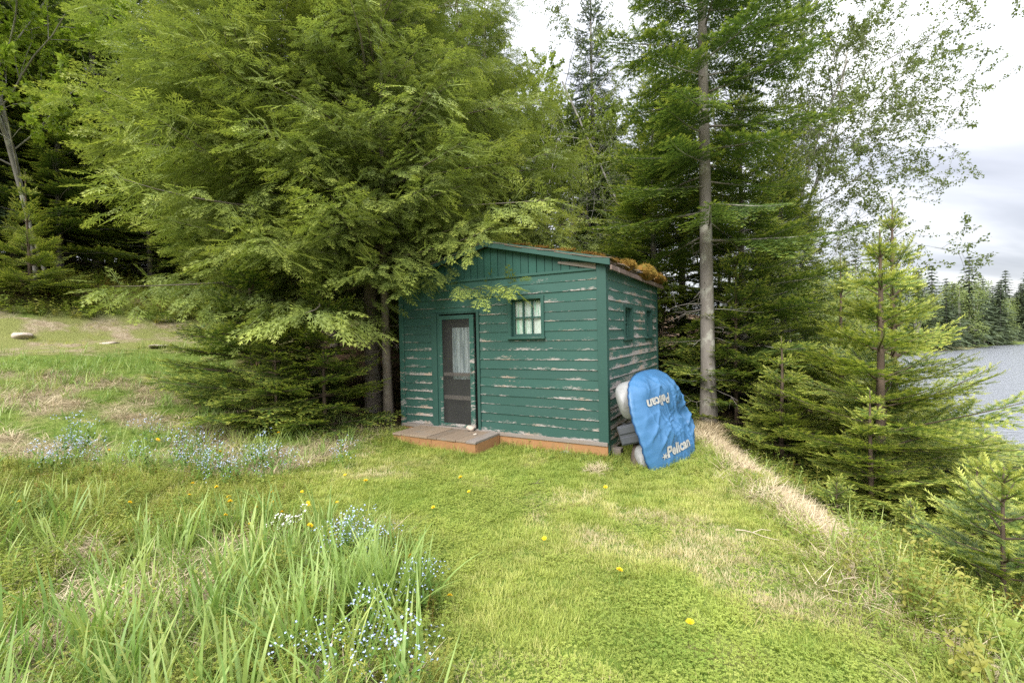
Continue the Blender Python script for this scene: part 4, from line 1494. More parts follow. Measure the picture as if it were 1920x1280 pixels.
def far_tree(key, H, seed, kind):
    rs = np.random.RandomState(seed)
    t, c = Acc(), Acc()
    t.add(*tube([(0, 0, -.5), (0, 0, H * .5), (0, 0, H * .97)], [.16, .10, .02], 5))
    if kind == 'conifer':
        nlev = 26
        for i in range(nlev):
            f = i / nlev; z = H * (.05 + .93 * f); R = H * .25 * (1 - f) ** .8 * rs.uniform(.7, 1.15) + .12
            for k in range(8):
                a_ = k * math.pi / 4 + rs.uniform(-.35, .35) + i
                for q in range(5):
                    r0_ = R * (q + .3) / 5; w = .19 * H / 12 * (1.4 - .18 * q)
                    p = np.array([math.cos(a_) * r0_, math.sin(a_) * r0_, z - .25 * r0_ + rs.uniform(-.1, .1)])
                    d = np.array([math.cos(a_ + rs.normal(scale=.5)), math.sin(a_ + rs.normal(scale=.5)), rs.uniform(-.5, .1)])
                    s = np.array([-math.sin(a_), math.cos(a_), rs.uniform(-.3, .3)])
                    c.add([p - s * w, p + s * w, p + d * R * .42], [(0, 1, 2)], rs.uniform(0, .5) + .1 * q)
    else:
        n = 2600
        lobes = np.stack([rs.uniform(-.22, .22, 11) * H, rs.uniform(-.22, .22, 11) * H, rs.uniform(.28, .88, 11) * H], -1)
        lobes[:, :2] *= (1.25 - lobes[:, 2:3] / H)
        lr = rs.uniform(.11, .19, 11) * H
        k = rs.randint(0, 11, n)
        d = norm(rs.normal(size=(n, 3)))
        p = lobes[k] + d * (lr[k] * rs.uniform(.55, 1.05, n))[:, None]
        a1 = norm(rs.normal(size=(n, 3))) * .17 * H / 9; a2 = norm(rs.normal(size=(n, 3))) * .17 * H / 9
        c.add(np.stack([p, p + a1, p + a2], 1).reshape(-1, 3), np.arange(3 * n).reshape(-1, 3), np.repeat(np.clip(rs.uniform(.1, .9, n) + .2 * d[:, 2], 0, 1), 3))
        for q in range(7):
            t.add(*tube([(0, 0, H * .25), lobes[q]], [.08, .02], 4))
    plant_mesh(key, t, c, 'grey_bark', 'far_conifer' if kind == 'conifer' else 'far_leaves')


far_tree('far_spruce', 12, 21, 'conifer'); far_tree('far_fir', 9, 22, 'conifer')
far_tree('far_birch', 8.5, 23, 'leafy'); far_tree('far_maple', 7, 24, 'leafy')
for k_, (a_, b_) in MESHES.items():
    print('TREE', k_, len(a_.polygons), len(b_.polygons))
print('built in', round(_t.time() - _t0, 1))

CG = 'white cedars above the cabin'
plant('cedar', 'cedar_tree', 'thick trunked cedar just left of the cabin with boughs hanging over its roof', 'cedar tree', -2.55, 8.3, 1.0, -.28, CG)
plant('cedar', 'cedar_tree', 'cedar whose low drooping sprays fill the middle of the green wall', 'cedar tree', -3.75, 8.75, .95, -1.75, CG)
plant('slim_cedar', 'cedar_tree', 'slimmer cedar trunk standing close beside the thick one near the cabin', 'cedar tree', -2.14, 7.78, .80, -.75, CG)
plant('slim_cedar', 'cedar_tree', 'cedar behind the dark shady firs with a dark red brown trunk high in its crown', 'cedar tree', -4.35, 9.3, 1.1, -1.7, CG)
plant('slim_cedar', 'cedar_tree', 'leftmost cedar with bright sprays reaching out over the dirt track', 'cedar tree', -5.2, 9.6, 1.12, -1.1, CG)
plant('slim_cedar', 'cedar_tree', 'cedar directly behind the left half of the cabin roof', 'cedar tree', -1.2, 11.0, 1.0, -.6, CG)
plant('cedar', 'cedar_tree', 'cedar behind the roof ridge at the edge of the open sky gap', 'cedar tree', -.55, 12.8, .92, 2.6, CG)
plant('cedar', 'cedar_tree', 'half hidden cedar deep behind the thick trunked one', 'cedar tree', -3.6, 11.8, 1.05, .4, CG)
plant('slim_cedar', 'cedar_tree', 'half hidden cedar behind the leftmost one beside the track', 'cedar tree', -4.9, 12.6, 1.1, .2, CG)
SG = 'shaded young firs beside the cabin'
plant('shade_fir', 'fir_tree', 'broad low dark fir at the left of the shady clump', 'fir tree', -4.2, 7.35, 1.05, .3, SG)
plant('shade_fir', 'fir_tree', 'low dark fir in front of the two cedar trunks', 'fir tree', -2.95, 7.1, .80, 2.1, SG)
plant('shade_fir', 'fir_tree', 'small shaded fir between the two broad dark firs', 'fir tree', -3.55, 6.8, .62, 4.0, SG)
plant('shade_fir', 'fir_tree', 'taller shaded fir rising behind the dark clump under the cedars', 'fir tree', -4.9, 8.5, 1.12, 1.2, SG)

plant('big_spruce', 'spruce_tree', 'tall spruce with a straight bare grey trunk right of the cabin', 'spruce tree', 3.50, 8.15, 1.0, 1.0)
FG = 'firs right of the cabin'
plant('fir', 'fir_tree', 'bushy green fir just right of the bare grey trunk', 'fir tree', 4.65, 9.2, .95, .5, FG)
plant('fir', 'fir_tree', 'fir between the bushy one and the birch on the lake side', 'fir tree', 6.2, 10.4, .92, 2.2, FG)
plant('fir', 'fir_tree', 'dark fir close behind the cabin back corner', 'fir tree', 3.35, 10.6, 1.05, 3.9, FG)
plant('fir', 'fir_tree', 'fir in the shadow behind the bare grey trunk', 'fir tree', 4.6, 12.2, 1.25, 5.2, FG)
plant('fir', 'fir_tree', 'fir low on the bank beyond the bushy one', 'fir tree', 7.6, 12.6, .95, 1.7, FG)
plant('shade_fir', 'fir_tree', 'low fir whose boughs cross the bare grey trunk', 'fir tree', 4.15, 8.45, 1.05, 1.0, FG)
plant('dark_spruce', 'spruce_tree', 'slender spruce spire standing in the sky gap behind the cabin', 'spruce tree', 3.45, 18.2, 1.13, .4, sz=1.2)
plant('birch', 'birch_tree', 'leaning pale birch with thin leafy limbs reaching out over the lake', 'birch tree', 6.3, 12.2, .9, -.2)
plant('birch', 'birch_tree', 'second birch with upright limbs behind the bushy firs', 'birch tree', 6.0, 14.2, .95, 2.1)

YG = 'young firs on the lake bank'
plant('young_fir', 'fir_tree', 'wide young fir in front of the lake with long low boughs', 'fir tree', 5.05, 6.25, 1.36, 4.3, YG, sz=.93)
plant('young_fir', 'fir_tree', 'tall thin topped young fir with a candelabra leader against the clouds', 'fir tree', 6.05, 7.2, 1.12, .9, YG)
plant('young_fir', 'fir_tree', 'young fir behind the wide one beside the birch', 'fir tree', 6.5, 9.0, .95, 2.2, YG)
plant('young_fir', 'fir_tree', 'low spreading young fir at the edge of the dark woods', 'fir tree', 4.1, 6.95, .82, 3.1, YG, sz=.52)
plant('young_fir', 'fir_tree', 'young fir on the slope under the wide fir', 'fir tree', 4.4, 5.6, .72, 5.0, YG, sz=.42)
plant('little_fir', 'fir_tree', 'bright little fir at the right edge beside the weeds', 'fir tree', 3.72, 3.45, 1.0, .6, YG)
plant('little_fir', 'fir_tree', 'knee high fir seedling among the bank weeds', 'fir tree', 3.55, 5.0, .48, 2.0, YG)
plant('little_fir', 'fir_tree', 'second fir seedling right of the knee high one', 'fir tree', 4.15, 4.75, .5, 4.2, YG)
plant('little_fir', 'fir_tree', 'little fir on the slope behind the seedlings beside the lake', 'fir tree', 5.0, 4.9, .95, 3.3, YG)
plant('little_fir', 'fir_tree', 'small fir half out of view at the lower right', 'fir tree', 4.6, 3.9, .9, 1.3, YG)
plant('young_fir', 'fir_tree', 'pale young fir at the far left above the dirt track', 'fir tree', -11.75, 11.15, .72, 1.4)
plant('shade_fir', 'fir_tree', 'small dim fir at the forest edge behind the dirt track', 'fir tree', -9.6, 14.6, .75, .2)
plant('shade_fir', 'fir_tree', 'dim fir beside the track bend under the cedars', 'fir tree', -7.6, 16.0, .8, 2.7)
for k, (x, y, s, lb) in enumerate([(-9.3, 15.0, .95, 'layered green fir at the forest edge nearest the cedars'), (-13.0, 13.2, 1.0, 'layered green fir at the forest edge behind the forked maple'),
                                   (-15.4, 13.0, 1.0, 'layered green fir at the left edge beyond the track'), (-8.2, 17.0, .9, 'dim green fir in the forest edge just left of the cedars'), (-11.2, 14.2, .9, 'layered green fir at the forest edge right of the forked maple'), (-12.2, 16.0, 1.15, 'green fir behind the layered ones at the forest edge')]):
    plant('fir', 'fir_tree', lb, 'fir tree', x, y, s, k * 1.3, 'firs at the forest edge beyond the track')
for k, (x, y, s, lb) in enumerate([(-8.9, 14.0, 1.05, 'understory fir at the track bend nearest the cedars'), (-8.2, 15.2, 1.15, 'understory fir set back behind the track bend')]):
    plant('shade_fir', 'fir_tree', lb, 'fir tree', x, y, s, k * 1.9, 'understory firs above the track')
plant('maple', 'maple_tree', 'yellow green maple with a thin forked grey trunk at the upper left', 'maple tree', -12.5, 12.2, 1.0, 3.4)
plant('maple', 'maple_tree', 'second bright maple half out of view at the left edge', 'maple tree', -14.6, 11.2, .95, .6)
sx, sy_ = cab_world(-.25, 3.5)
plant('sapling', 'sapling', 'pale green leafy sapling showing above the mossy roof edge', 'sapling', sx + .5, sy_ + .6, 1.0, .4, dz=1.5)
for k, (x, y, s) in enumerate([(1.9, 19.5, .82), (.4, 21.5, .92), (3.3, 22.5, .88), (-1.4, 20.0, 1.0), (5.2, 21.0, .8), (2.6, 26, .95), (2.2, 17.0, .70), (1.0, 18.0, .76), (3.9, 19.0, .80)]):
    plant('poplar', 'poplar_tree', 'slender bright poplar in the gap behind the cabin', 'poplar tree', x, y, s, k * 1.3, 'poplars behind the cabin')
x, y = .75, 16.4
a = Acc(); z = gz(x, y)
pts = np.array([(0, 0, -.1), (.15, 0, 3), (.55, .1, 5.6), (1.05, .1, 8.0)])
a.add(*tube(pts, [.06, .042, .024, .008], 6))
for q, (s, dx, dz) in enumerate([(.9, -.5, .5), (.8, .5, .6), (.7, -.6, .3), (.95, .3, .4), (.6, .5, .2)]):
    p = pts[0] * 0 + np.array([np.interp(s * 3, range(4), pts[:, k]) for k in range(3)])
    a.add(*tube([p, p + (dx * .6, .1, dz), p + (dx, .1, dz * 1.8)], [.018, .012, .004], 4))
o = a.obj('dead_tree', MATS['grey_bark'], smooth=True); o.location = (x, y, z)
tag(o, 'leaning bare dead tree poking into the sky gap behind the cabin', 'dead tree')

# the woods behind: one group of like trees
RF = np.random.RandomState(77)
done = []
for tries in range(5000):
    x, y = RF.uniform(-30, 6), RF.uniform(9, 36)
    d = upd(x, y)
    if in_cabin(np.array([x]), np.array([y]), 1.0)[0]: continue
    if path_dist(np.array([x]), np.array([y]))[0] < 2.2: continue
    if x < -6.2 and d < 18.5: continue
    if x >= -6.2 and y < 12.5: continue
    a_ = x / y                                   # keep the sky gap behind the cabin open
    lim = 99
    if .0 < a_ < .27: lim = (.16 if a_ < .17 else .40) * y + 1.6
    if a_ > .27 and x > 4: continue
    if y < 14 and -6 < x: continue
    if any((x - p[0]) ** 2 + (y - p[1]) ** 2 < (1.6 if y < 20 else 2.3) ** 2 for p in done): continue
    done.append((x, y))
    key = RF.choice(['dark_fir', 'dark_fir', 'dark_spruce'])
    H_ = MESHES[key][1].vertices and {'dark_fir': 12, 'dark_spruce': 13}[key]
    s = RF.uniform(.72, 1.1)
    s = min(s, lim / H_)
    if s < .3: continue
    plant(key, 'fir_tree' if key == 'dark_fir' else 'spruce_tree', 'tall fir in the shaded woods behind the track and cabin' if key == 'dark_fir' else 'tall spruce in the shaded woods behind the track and cabin',
          'fir tree' if key == 'dark_fir' else 'spruce tree', x, y, s, RF.uniform(0, 6.3), 'trees of the shaded woods')
    if len(done) >= 130: break
print('woods', len(done))

# the far shore
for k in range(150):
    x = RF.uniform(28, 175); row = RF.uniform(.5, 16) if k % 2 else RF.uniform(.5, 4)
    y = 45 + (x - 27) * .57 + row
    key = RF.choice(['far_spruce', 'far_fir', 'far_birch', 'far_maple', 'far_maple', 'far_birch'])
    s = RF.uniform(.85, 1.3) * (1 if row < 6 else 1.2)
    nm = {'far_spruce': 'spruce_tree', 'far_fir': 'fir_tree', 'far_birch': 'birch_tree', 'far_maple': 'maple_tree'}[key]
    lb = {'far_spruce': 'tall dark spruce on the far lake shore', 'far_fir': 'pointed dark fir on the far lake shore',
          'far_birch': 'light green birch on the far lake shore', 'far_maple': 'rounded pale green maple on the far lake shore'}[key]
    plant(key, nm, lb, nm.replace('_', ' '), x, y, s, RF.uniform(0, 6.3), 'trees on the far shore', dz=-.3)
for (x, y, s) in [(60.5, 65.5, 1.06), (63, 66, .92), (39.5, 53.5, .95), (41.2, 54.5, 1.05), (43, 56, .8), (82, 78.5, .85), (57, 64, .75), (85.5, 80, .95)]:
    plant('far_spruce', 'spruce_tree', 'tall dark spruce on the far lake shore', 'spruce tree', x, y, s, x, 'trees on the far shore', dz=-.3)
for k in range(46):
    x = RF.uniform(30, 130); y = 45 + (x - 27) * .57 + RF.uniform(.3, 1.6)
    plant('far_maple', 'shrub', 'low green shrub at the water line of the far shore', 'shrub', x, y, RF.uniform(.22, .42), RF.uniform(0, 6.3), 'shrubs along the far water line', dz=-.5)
for k, (x, y, s) in enumerate([(22.5, 29, .95), (25, 33, 1.0), (19, 25, .85), (28.5, 36, .9), (31, 40, 1.0), (17.5, 30, 1.1)]):
    plant('far_birch' if k % 2 else 'far_maple', 'birch_tree' if k % 2 else 'maple_tree', 'soft green leafy tree along the near lake shore behind the firs',
          'birch tree' if k % 2 else 'maple tree', x, y, s * 1.0, k * 1.7, 'leafy trees along the near shore')

# ------------------------------------------------------------------ grasses and flowers (scattered on the ground by nodes)
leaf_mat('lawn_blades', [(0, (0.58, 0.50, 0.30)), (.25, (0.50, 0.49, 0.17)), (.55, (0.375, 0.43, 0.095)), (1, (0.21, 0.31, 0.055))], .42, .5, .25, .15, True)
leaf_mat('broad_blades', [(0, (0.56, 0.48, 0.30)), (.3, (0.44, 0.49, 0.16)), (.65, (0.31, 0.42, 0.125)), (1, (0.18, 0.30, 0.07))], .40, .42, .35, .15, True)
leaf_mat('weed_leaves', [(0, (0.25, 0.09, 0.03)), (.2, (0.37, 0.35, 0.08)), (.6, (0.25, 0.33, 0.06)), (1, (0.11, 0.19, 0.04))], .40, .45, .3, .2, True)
m = NT('straw')
c = m.ramp(m.attr('tint', 'INSTANCER'), [(0, (.23, .165, .10)), (.5, (.45, .36, .22)), (1, (.62, .53, .36))])
m.done(m.pbr(c, .7, spec=.2))
m = NT('flower_blue'); m.done(m.pbr(m.ramp(m.attr('tint'), [(0, (.10, .19, .035)), (.45, (.12, .20, .04)), (.5, (.34, .43, .68)), (.95, (.42, .50, .70)), (1, (.85, .8, .5))]), .6, spec=.2))
m = NT('flower_yellow'); m.done(m.pbr(m.ramp(m.attr('tint'), [(0, (.16, .24, .05)), (.4, (.20, .26, .05)), (.5, (.80, .50, .01)), (1, (.90, .68, .03))]), .6, spec=.2))
m = NT('flower_white'); m.done(m.pbr(m.ramp(m.attr('tint'), [(0, (.12, .20, .04)), (.45, (.13, .2, .05)), (.5, (.78, .78, .74)), (1, (.85, .84, .78))]), .6, spec=.2))


def blade(a, rs, base, L, w, lean, az, curl, seg=3, t0=.25, t1=1.0):
    d = np.array([math.cos(az), math.sin(az), 0.0]); s = np.array([-math.sin(az), math.cos(az), 0.0])
    P, ang = [np.array(base, float)], lean
    for i in range(seg):
        ang += curl / seg
        P.append(P[-1] + (d * math.sin(ang) + np.array([0, 0, 1.0]) * math.cos(ang)) * L / seg)
    V, T = [], []
    for i, p in enumerate(P):
        f = i / seg
        ww = w * (.7 + .5 * min(1, f * 3)) * (1 - max(0, f - .35) / .65) ** .8
        if i == seg:
            V.append(p); T.append(t1)
        else:
            V += [p - s * ww / 2, p + s * ww / 2]; T += [t0 + (t1 - t0) * f] * 2
    F = []
    for i in range(seg - 1):
        b = 2 * i
        F += [(b, b + 1, b + 3), (b, b + 3, b + 2)]
    F.append((2 * seg - 2, 2 * seg - 1, 2 * seg))
    a.add(V, F, T)


def tuft(name, mat, seed, n, R, L, w, lean, curl, seg=3):
    rs = np.random.RandomState(seed); a = Acc()
    for i in range(n):
        q = rs.uniform(0, 6.3); r = R * rs.rand() ** .5
        blade(a, rs, (r * math.cos(q), r * math.sin(q), -.01), rs.uniform(*L), rs.uniform(*w), rs.uniform(*lean), q + rs.normal(scale=.9), rs.uniform(*curl), seg)
    V, F, T = a.arrays()
    me = make_mesh(name, V, F, {'tint': T}, [MATS[mat]])
    return bpy.data.objects.new(name, me)


def leafy(name, mat, seed, nst, H, leaf, per, R=.05, whorl=False):
    """small broad leaved weed: a few stems with leaves"""
    rs = np.random.RandomState(seed); a = Acc()
    lt = [(np.array([(0, 0, 0), (.28, .24, .07), (.62, .25, .06), (1, 0, -.12), (.62, -.25, .06), (.28, -.24, .07), (.5, 0, .0)], float), np.array([(0, 1, 6), (1, 2, 6), (2, 3, 6), (3, 4, 6), (4, 5, 6), (5, 0, 6)]), np.array([.4, .7, .85, 1, .85, .7, .6]))]
    O, D, LL = [], [], []
    for i in range(nst):
        q = rs.uniform(0, 6.3); r = R * rs.rand() ** .5
        h = rs.uniform(*H); ln = rs.normal(scale=.22, size=2)
        p0 = np.array([r * math.cos(q), r * math.sin(q), 0]); p1 = p0 + (ln[0] * h, ln[1] * h, h)
        a.add(*tube([p0, (p0 + p1) / 2 + (0, 0, .02), p1], [.0022, .0018, .001], 3, False), t=.3)
        for k in range(per):
            f = (k + 1) / per
            m_ = 5 if whorl else 2
            for z in range(m_):
                aa = k * 1.9 + z * 6.28 / m_ + rs.uniform(-.3, .3)
                O.append(p0 + (p1 - p0) * f); D.append((math.cos(aa), math.sin(aa), rs.uniform(-.1, .5))); LL.append(rs.uniform(*leaf) * (1.1 - .4 * f))
    n = len(O); LL = np.array(LL)
    a.add(*scatter_tpl(lt, O, D, rs.normal(size=(n, 3)) * .3 + (0, 0, 1), LL, LL * (.5 if whorl else .9), np.full(n, .1), np.full(n, .8), rs))
    V, F, T = a.arrays()
    return bpy.data.objects.new(name, make_mesh(name, V, F, {'tint': T}, [MATS[mat]]))


def clover(name, seed, n=16, R=.06, leaf=(.009, .015)):
    rs = np.random.RandomState(seed); a = Acc()
    for i in range(n):
        q = rs.uniform(0, 6.3); r = R * rs.rand() ** .5; h = rs.uniform(.015, .045)
        p = np.array([r * math.cos(q), r * math.sin(q), h]); s = rs.uniform(*leaf); b = rs.uniform(0, 6.3)
        for k in range(3):
            t = b + k * 2.094
            u = np.array([math.cos(t), math.sin(t), .15]); v = np.array([-math.sin(t), math.cos(t), 0])
            a.add([p, p + u * s * .6 + v * s * .5, p + u * s * 1.15, p + u * s * .6 - v * s * .5], [(0, 1, 2), (0, 2, 3)], rs.uniform(.6, 1))
    V, F, T = a.arrays()
    return bpy.data.objects.new(name, make_mesh(name, V, F, {'tint': T}, [MATS['lawn_blades']]))


def flowers(name, seed, mat, nst, H, R, heads, hs, pet=5):
    rs = np.random.RandomState(seed); a = Acc()
    for i in range(nst):
        q = rs.uniform(0, 6.3); r = R * rs.rand() ** .5; h = rs.uniform(*H)
        p0 = np.array([r * math.cos(q), r * math.sin(q), 0]); p1 = p0 + (rs.normal(scale=.15) * h, rs.normal(scale=.15) * h, h)
        a.add(*tube([p0, p1], [.0015, .001], 3, False), t=.2)
        for k in range(3):
            blade(a, rs, p0 + (p1 - p0) * rs.uniform(0, .6), rs.uniform(.03, .06), .010, .6, rs.uniform(0, 6.3), .6, 2, .1, .4)
        for k in range(heads):
            c = p1 + rs.normal(size=3) * (.022, .022, .012)
            nz = norm(rs.normal(size=3) * .5 + (0, 0, 1)); u = norm(np.cross(nz, (1, .2, 0))); v = np.cross(nz, u)
            s = rs.uniform(*hs); b = rs.uniform(0, 6)
            ring = [c + s * (.55 if z % 2 else 1) * (u * math.cos(b + z * math.pi / pet) + v * math.sin(b + z * math.pi / pet)) for z in range(2 * pet)]
            a.add([c + nz * .001] + ring, [(0, 1 + z, 1 + (z + 1) % (2 * pet)) for z in range(2 * pet)], [.99] + [.7] * (2 * pet))
    V, F, T = a.arrays()
    return bpy.data.objects.new(name, make_mesh(name, V, F, {'tint': T}, [MATS[mat]]))


def scatter(name, P, rot, scl, idx, tint, protos):
    """one stuff object: a point mesh whose nodes put one of the small plants on each point"""
    P = np.asarray(P, np.float32)
    me = bpy.data.meshes.new(name)
    me.vertices.add(len(P)); me.vertices.foreach_set('co', P.ravel())
    for k, typ, v in (('rot', 'FLOAT_VECTOR', rot), ('scl', 'FLOAT', scl), ('tint', 'FLOAT', tint)):
        at = me.attributes.new(k, typ, 'POINT')
        at.data.foreach_set('vector' if typ == 'FLOAT_VECTOR' else 'value', np.asarray(v, np.float32).ravel())
    at = me.attributes.new('idx', 'INT', 'POINT'); at.data.foreach_set('value', np.asarray(idx, np.int32))
    o = link(bpy.data.objects.new(name, me))
    ng = bpy.data.node_groups.new(name, 'GeometryNodeTree')
    ng.interface.new_socket('Geometry', in_out='INPUT', socket_type='NodeSocketGeometry')
    ng.interface.new_socket('Geometry', in_out='OUTPUT', socket_type='NodeSocketGeometry')
    N = ng.nodes; gi = N.new('NodeGroupInput'); go = N.new('NodeGroupOutput')
    gi_ = N.new('GeometryNodeGeometryToInstance')
    for p in reversed(protos):
        oi = N.new('GeometryNodeObjectInfo'); oi.inputs['Object'].default_value = p
        ng.links.new(oi.outputs['Geometry'], gi_.inputs[0])
    ip = N.new('GeometryNodeInstanceOnPoints')
    ng.links.new(gi.outputs[0], ip.inputs['Points']); ng.links.new(gi_.outputs[0], ip.inputs['Instance'])
    ip.inputs['Pick Instance'].default_value = True

    def na(nm, typ):
        n = N.new('GeometryNodeInputNamedAttribute'); n.data_type = typ; n.inputs['Name'].default_value = nm
        return n.outputs['Attribute']
    ng.links.new(na('idx', 'INT'), ip.inputs['Instance Index'])
    er = N.new('FunctionNodeEulerToRotation'); ng.links.new(na('rot', 'FLOAT_VECTOR'), er.inputs[0]); ng.links.new(er.outputs[0], ip.inputs['Rotation'])
    ng.links.new(na('scl', 'FLOAT'), ip.inputs['Scale'])
    ng.links.new(ip.outputs[0], go.inputs[0])
    md = o.modifiers.new('scatter', 'NODES'); md.node_group = ng
    o['kind'] = 'stuff'
    return o


RG = np.random.RandomState(3)


def sample(n, x0, x1, y0, y1, dens):
    x = RG.uniform(x0, x1, n); y = RG.uniform(y0, y1, n)
    k = RG.rand(n) < dens(x, y)
    return x[k], y[k]


def lay(name, x, y, protos, tint, scl=(.8, 1.2), tilt=.12, dz=0.0, idx=None):
    n = len(x)
    P = np.stack([x, y, ground_z(x, y) + dz], -1)
    rot = np.stack([RG.normal(scale=tilt, size=n), RG.normal(scale=tilt, size=n), RG.uniform(0, 6.3, n)], -1)
    return scatter(name, P, rot, RG.uniform(*scl, n) if isinstance(scl, tuple) else scl, RG.randint(0, len(protos), n) if idx is None else idx, np.clip(tint, 0, 1), protos)


def dry_patch(x, y):
    return np.clip((fbm(x * 1.15 + 3.3, y * 1.15, 41) - .54) * 6, 0, 1) + .8 * np.exp(-(((x - 1.55) / .55) ** 2 + ((y - 3.2) / .9) ** 2)) * vnoise(x * 3, y * 3, 2)


def on_lawn(x, y):
    e = x - edge_x(y)
    ll = lawn_left(y) + (fbm(x * 2, y * 2, 61) - .5) * .5
    k = (x > ll) & (e < -.12) & ~in_cabin(x, y, .02) & (y < 7.6)
    f = np.clip((7.5 - y) / .6, 0, 1)
    return k * f


step_c = np.array(cab_world((sx0 + sx1) / 2, (syf + syb) / 2))


def off_step(x, y):
    qx = (x - CAB_X) * .8729 - (y - CAB_Y) * .4878; qy = (x - CAB_X) * .4878 + (y - CAB_Y) * .8729
    return ~((qx > sx0 - .03) & (qx < sx1 + .03) & (qy > syf - .02) & (qy < 0))


# mown lawn: near and far densities
lawn_p = [tuft('lawn_tuft_a', 'lawn_blades', 1, 26, .060, (.022, .050), (.0022, .0040), (.1, .7), (.2, .9)),
          tuft('lawn_tuft_b', 'lawn_blades', 2, 22, .060, (.030, .065), (.0022, .0042), (.1, .6), (.3, 1.0)),
          clover('clover_a', 3, 14, .06, (.006, .011)), clover('clover_b', 4, 10, .05, (.005, .010))]
x, y = sample(60000, -5.6, 3.2, 1.2, 7.7, lambda x, y: on_lawn(x, y) * off_step(x, y) * np.clip(1.25 - .10 * y, .55, 1))
t = .50 + (fbm(x * .9, y * .9, 71) - .5) * .85 + RG.normal(scale=.10, size=len(x)) - .55 * dry_patch(x, y)
keep = RG.rand(len(x)) > .35 * np.clip(dry_patch(x, y), 0, 1)
x, y, t = x[keep], y[keep], t[keep]
cl = np.clip((fbm(x * 1.1 + 7, y * 1.1, 81, 4) - .40) * 3.2, .04, .62)
idx = np.where(RG.rand(len(x)) < cl, RG.randint(2, 4, len(x)), RG.randint(0, 2, len(x)))
t = np.where(idx >= 2, np.maximum(t, .50 + .2 * RG.rand(len(x))), t)
o = lay('lawn_grass', x, y, lawn_p, t, (.75, 1.25), .1, idx=idx)
tag(o, 'short mown yellow green grass with clover and dry patches', 'lawn grass')
print('lawn', len(x))

# fringe of longer grass by the cabin, boat and bank
fr_p = [tuft('fringe_tuft_a', 'lawn_blades', 11, 14, .05, (.08, .20), (.003, .006), (.05, .45), (.2, 1.0), 4),
        tuft('fringe_tuft_b', 'lawn_blades', 12, 12, .05, (.12, .28), (.003, .006), (.05, .4), (.2, 1.1), 4),
        leafy('weed_a', 'weed_leaves', 13, 4, (.05, .12), (.025, .045), 3), leafy('weed_b', 'weed_leaves', 14, 3, (.06, .16), (.03, .055), 4)]


def near_cabin(x, y):
    qx = (x - CAB_X) * .8729 - (y - CAB_Y) * .4878; qy = (x - CAB_X) * .4878 + (y - CAB_Y) * .8729
    front = (qx < .5) & (qx > -3.6) & (qy < -.02)
    dd = np.where(qx < sx1, np.abs(qy - syf + .08), np.abs(qy + .12))
    f = np.clip(1 - np.abs(dd) / .42, 0, 1) * front * off_step(x, y)
    boatf = np.exp(-(((x - 1.9) / .75) ** 2 + ((y - 5.35) / .35) ** 2)) * (qy < .25)
    return np.clip(f * .8 + boatf * .5, 0, 1)


x, y = sample(26000, -2.6, 3.2, 4.3, 7.6, lambda x, y: near_cabin(x, y) * .22 * (x - edge_x(y) < 0))
o = lay('edge_grass', x, y, fr_p, .6 + RG.normal(scale=.2, size=len(x)), (.45, .9), .15)
tag(o, 'longer grass and leafy weeds along the cabin foot and boat', 'grass')
print('fringe', len(x))

# tall broad bladed grass: left foreground and the slope below the track
tall_p = [tuft('tall_a', 'broad_blades', 21, 9, .07, (.30, .58), (.011, .019), (.03, .35), (.15, 1.1), 6),
          tuft('tall_b', 'broad_blades', 22, 7, .06, (.22, .42), (.006, .012), (.05, .45), (.2, 1.3), 6),
          tuft('tall_c', 'broad_blades', 23, 12, .06, (.15, .34), (.004, .008), (.05, .5), (.3, 1.2), 5),
          tuft('tall_d', 'broad_blades', 24, 6, .06, (.30, .54), (.012, .020), (.02, .25), (.1, .7), 6)]


def fg_zone(x, y):
    ll = lawn_left(np.minimum(y, 3.7)) + (fbm(x * 2, y * 2, 61) - .5) * .45
    return (x < ll) & (y < 3.95 + (fbm(x * 1.5, y, 62) - .5) * .5) & (y > .9)


x, y = sample(5200, -7, .2, 1.15, 4.2, lambda x, y: fg_zone(x, y) * np.clip((fbm(x * 1.3, y * 1.3, 91) - .30) * 2.6, .10, 1) * np.where((x > -2.4) & (y > 1.6) & (y < 3.4), .62, .42))
t = .70 + RG.normal(scale=.18, size=len(x))
idx = RG.choice(4, len(x), p=[.22, .25, .38, .15])
o = lay('tall_grass', x, y, tall_p, t, (.6, .95), .10, idx=idx)
tag(o, 'tall broad bladed pale green grass in the left foreground', 'tall grass')
print('tall', len(x))
# a thick clump of it at the lawn edge
x = RG.normal(-.86, .15, 64); y = RG.normal(2.66, .18, 64)
o = lay('tall_grass', x, y, [tall_p[0], tall_p[3]], .66 + RG.normal(scale=.1, size=len(x)), (.62, .98), .08)
tag(o, 'dense clump of tall broad grass at the lawn edge', 'tall grass')


def back_zone(x, y):
    d = upd(x, y)
    ll = lawn_left(y) + (fbm(x * 2, y * 2, 61) - .5) * .6
    return (x < ll) & (y > 4.5) & (path_dist(x, y) > .9) & (d < 13.6) & (shade_trees(x, y) < .4) & (x > -16)


x, y = sample(9500, -14, -1.8, 3.9, 12.5, lambda x, y: back_zone(x, y) * np.clip((fbm(x * .9, y * .9, 95) - .33) * 3, .1, 1) * .8)
t = .72 + RG.normal(scale=.15, size=len(x)) - .2 * (fbm(x, y, 99) > .55)
o = lay('tall_grass', x, y, [tall_p[1], tall_p[2], tall_p[2]], t, (.5, .95), .16)
tag(o, 'loose green grass on the slope below the dirt track', 'tall grass')
print('slope', len(x))

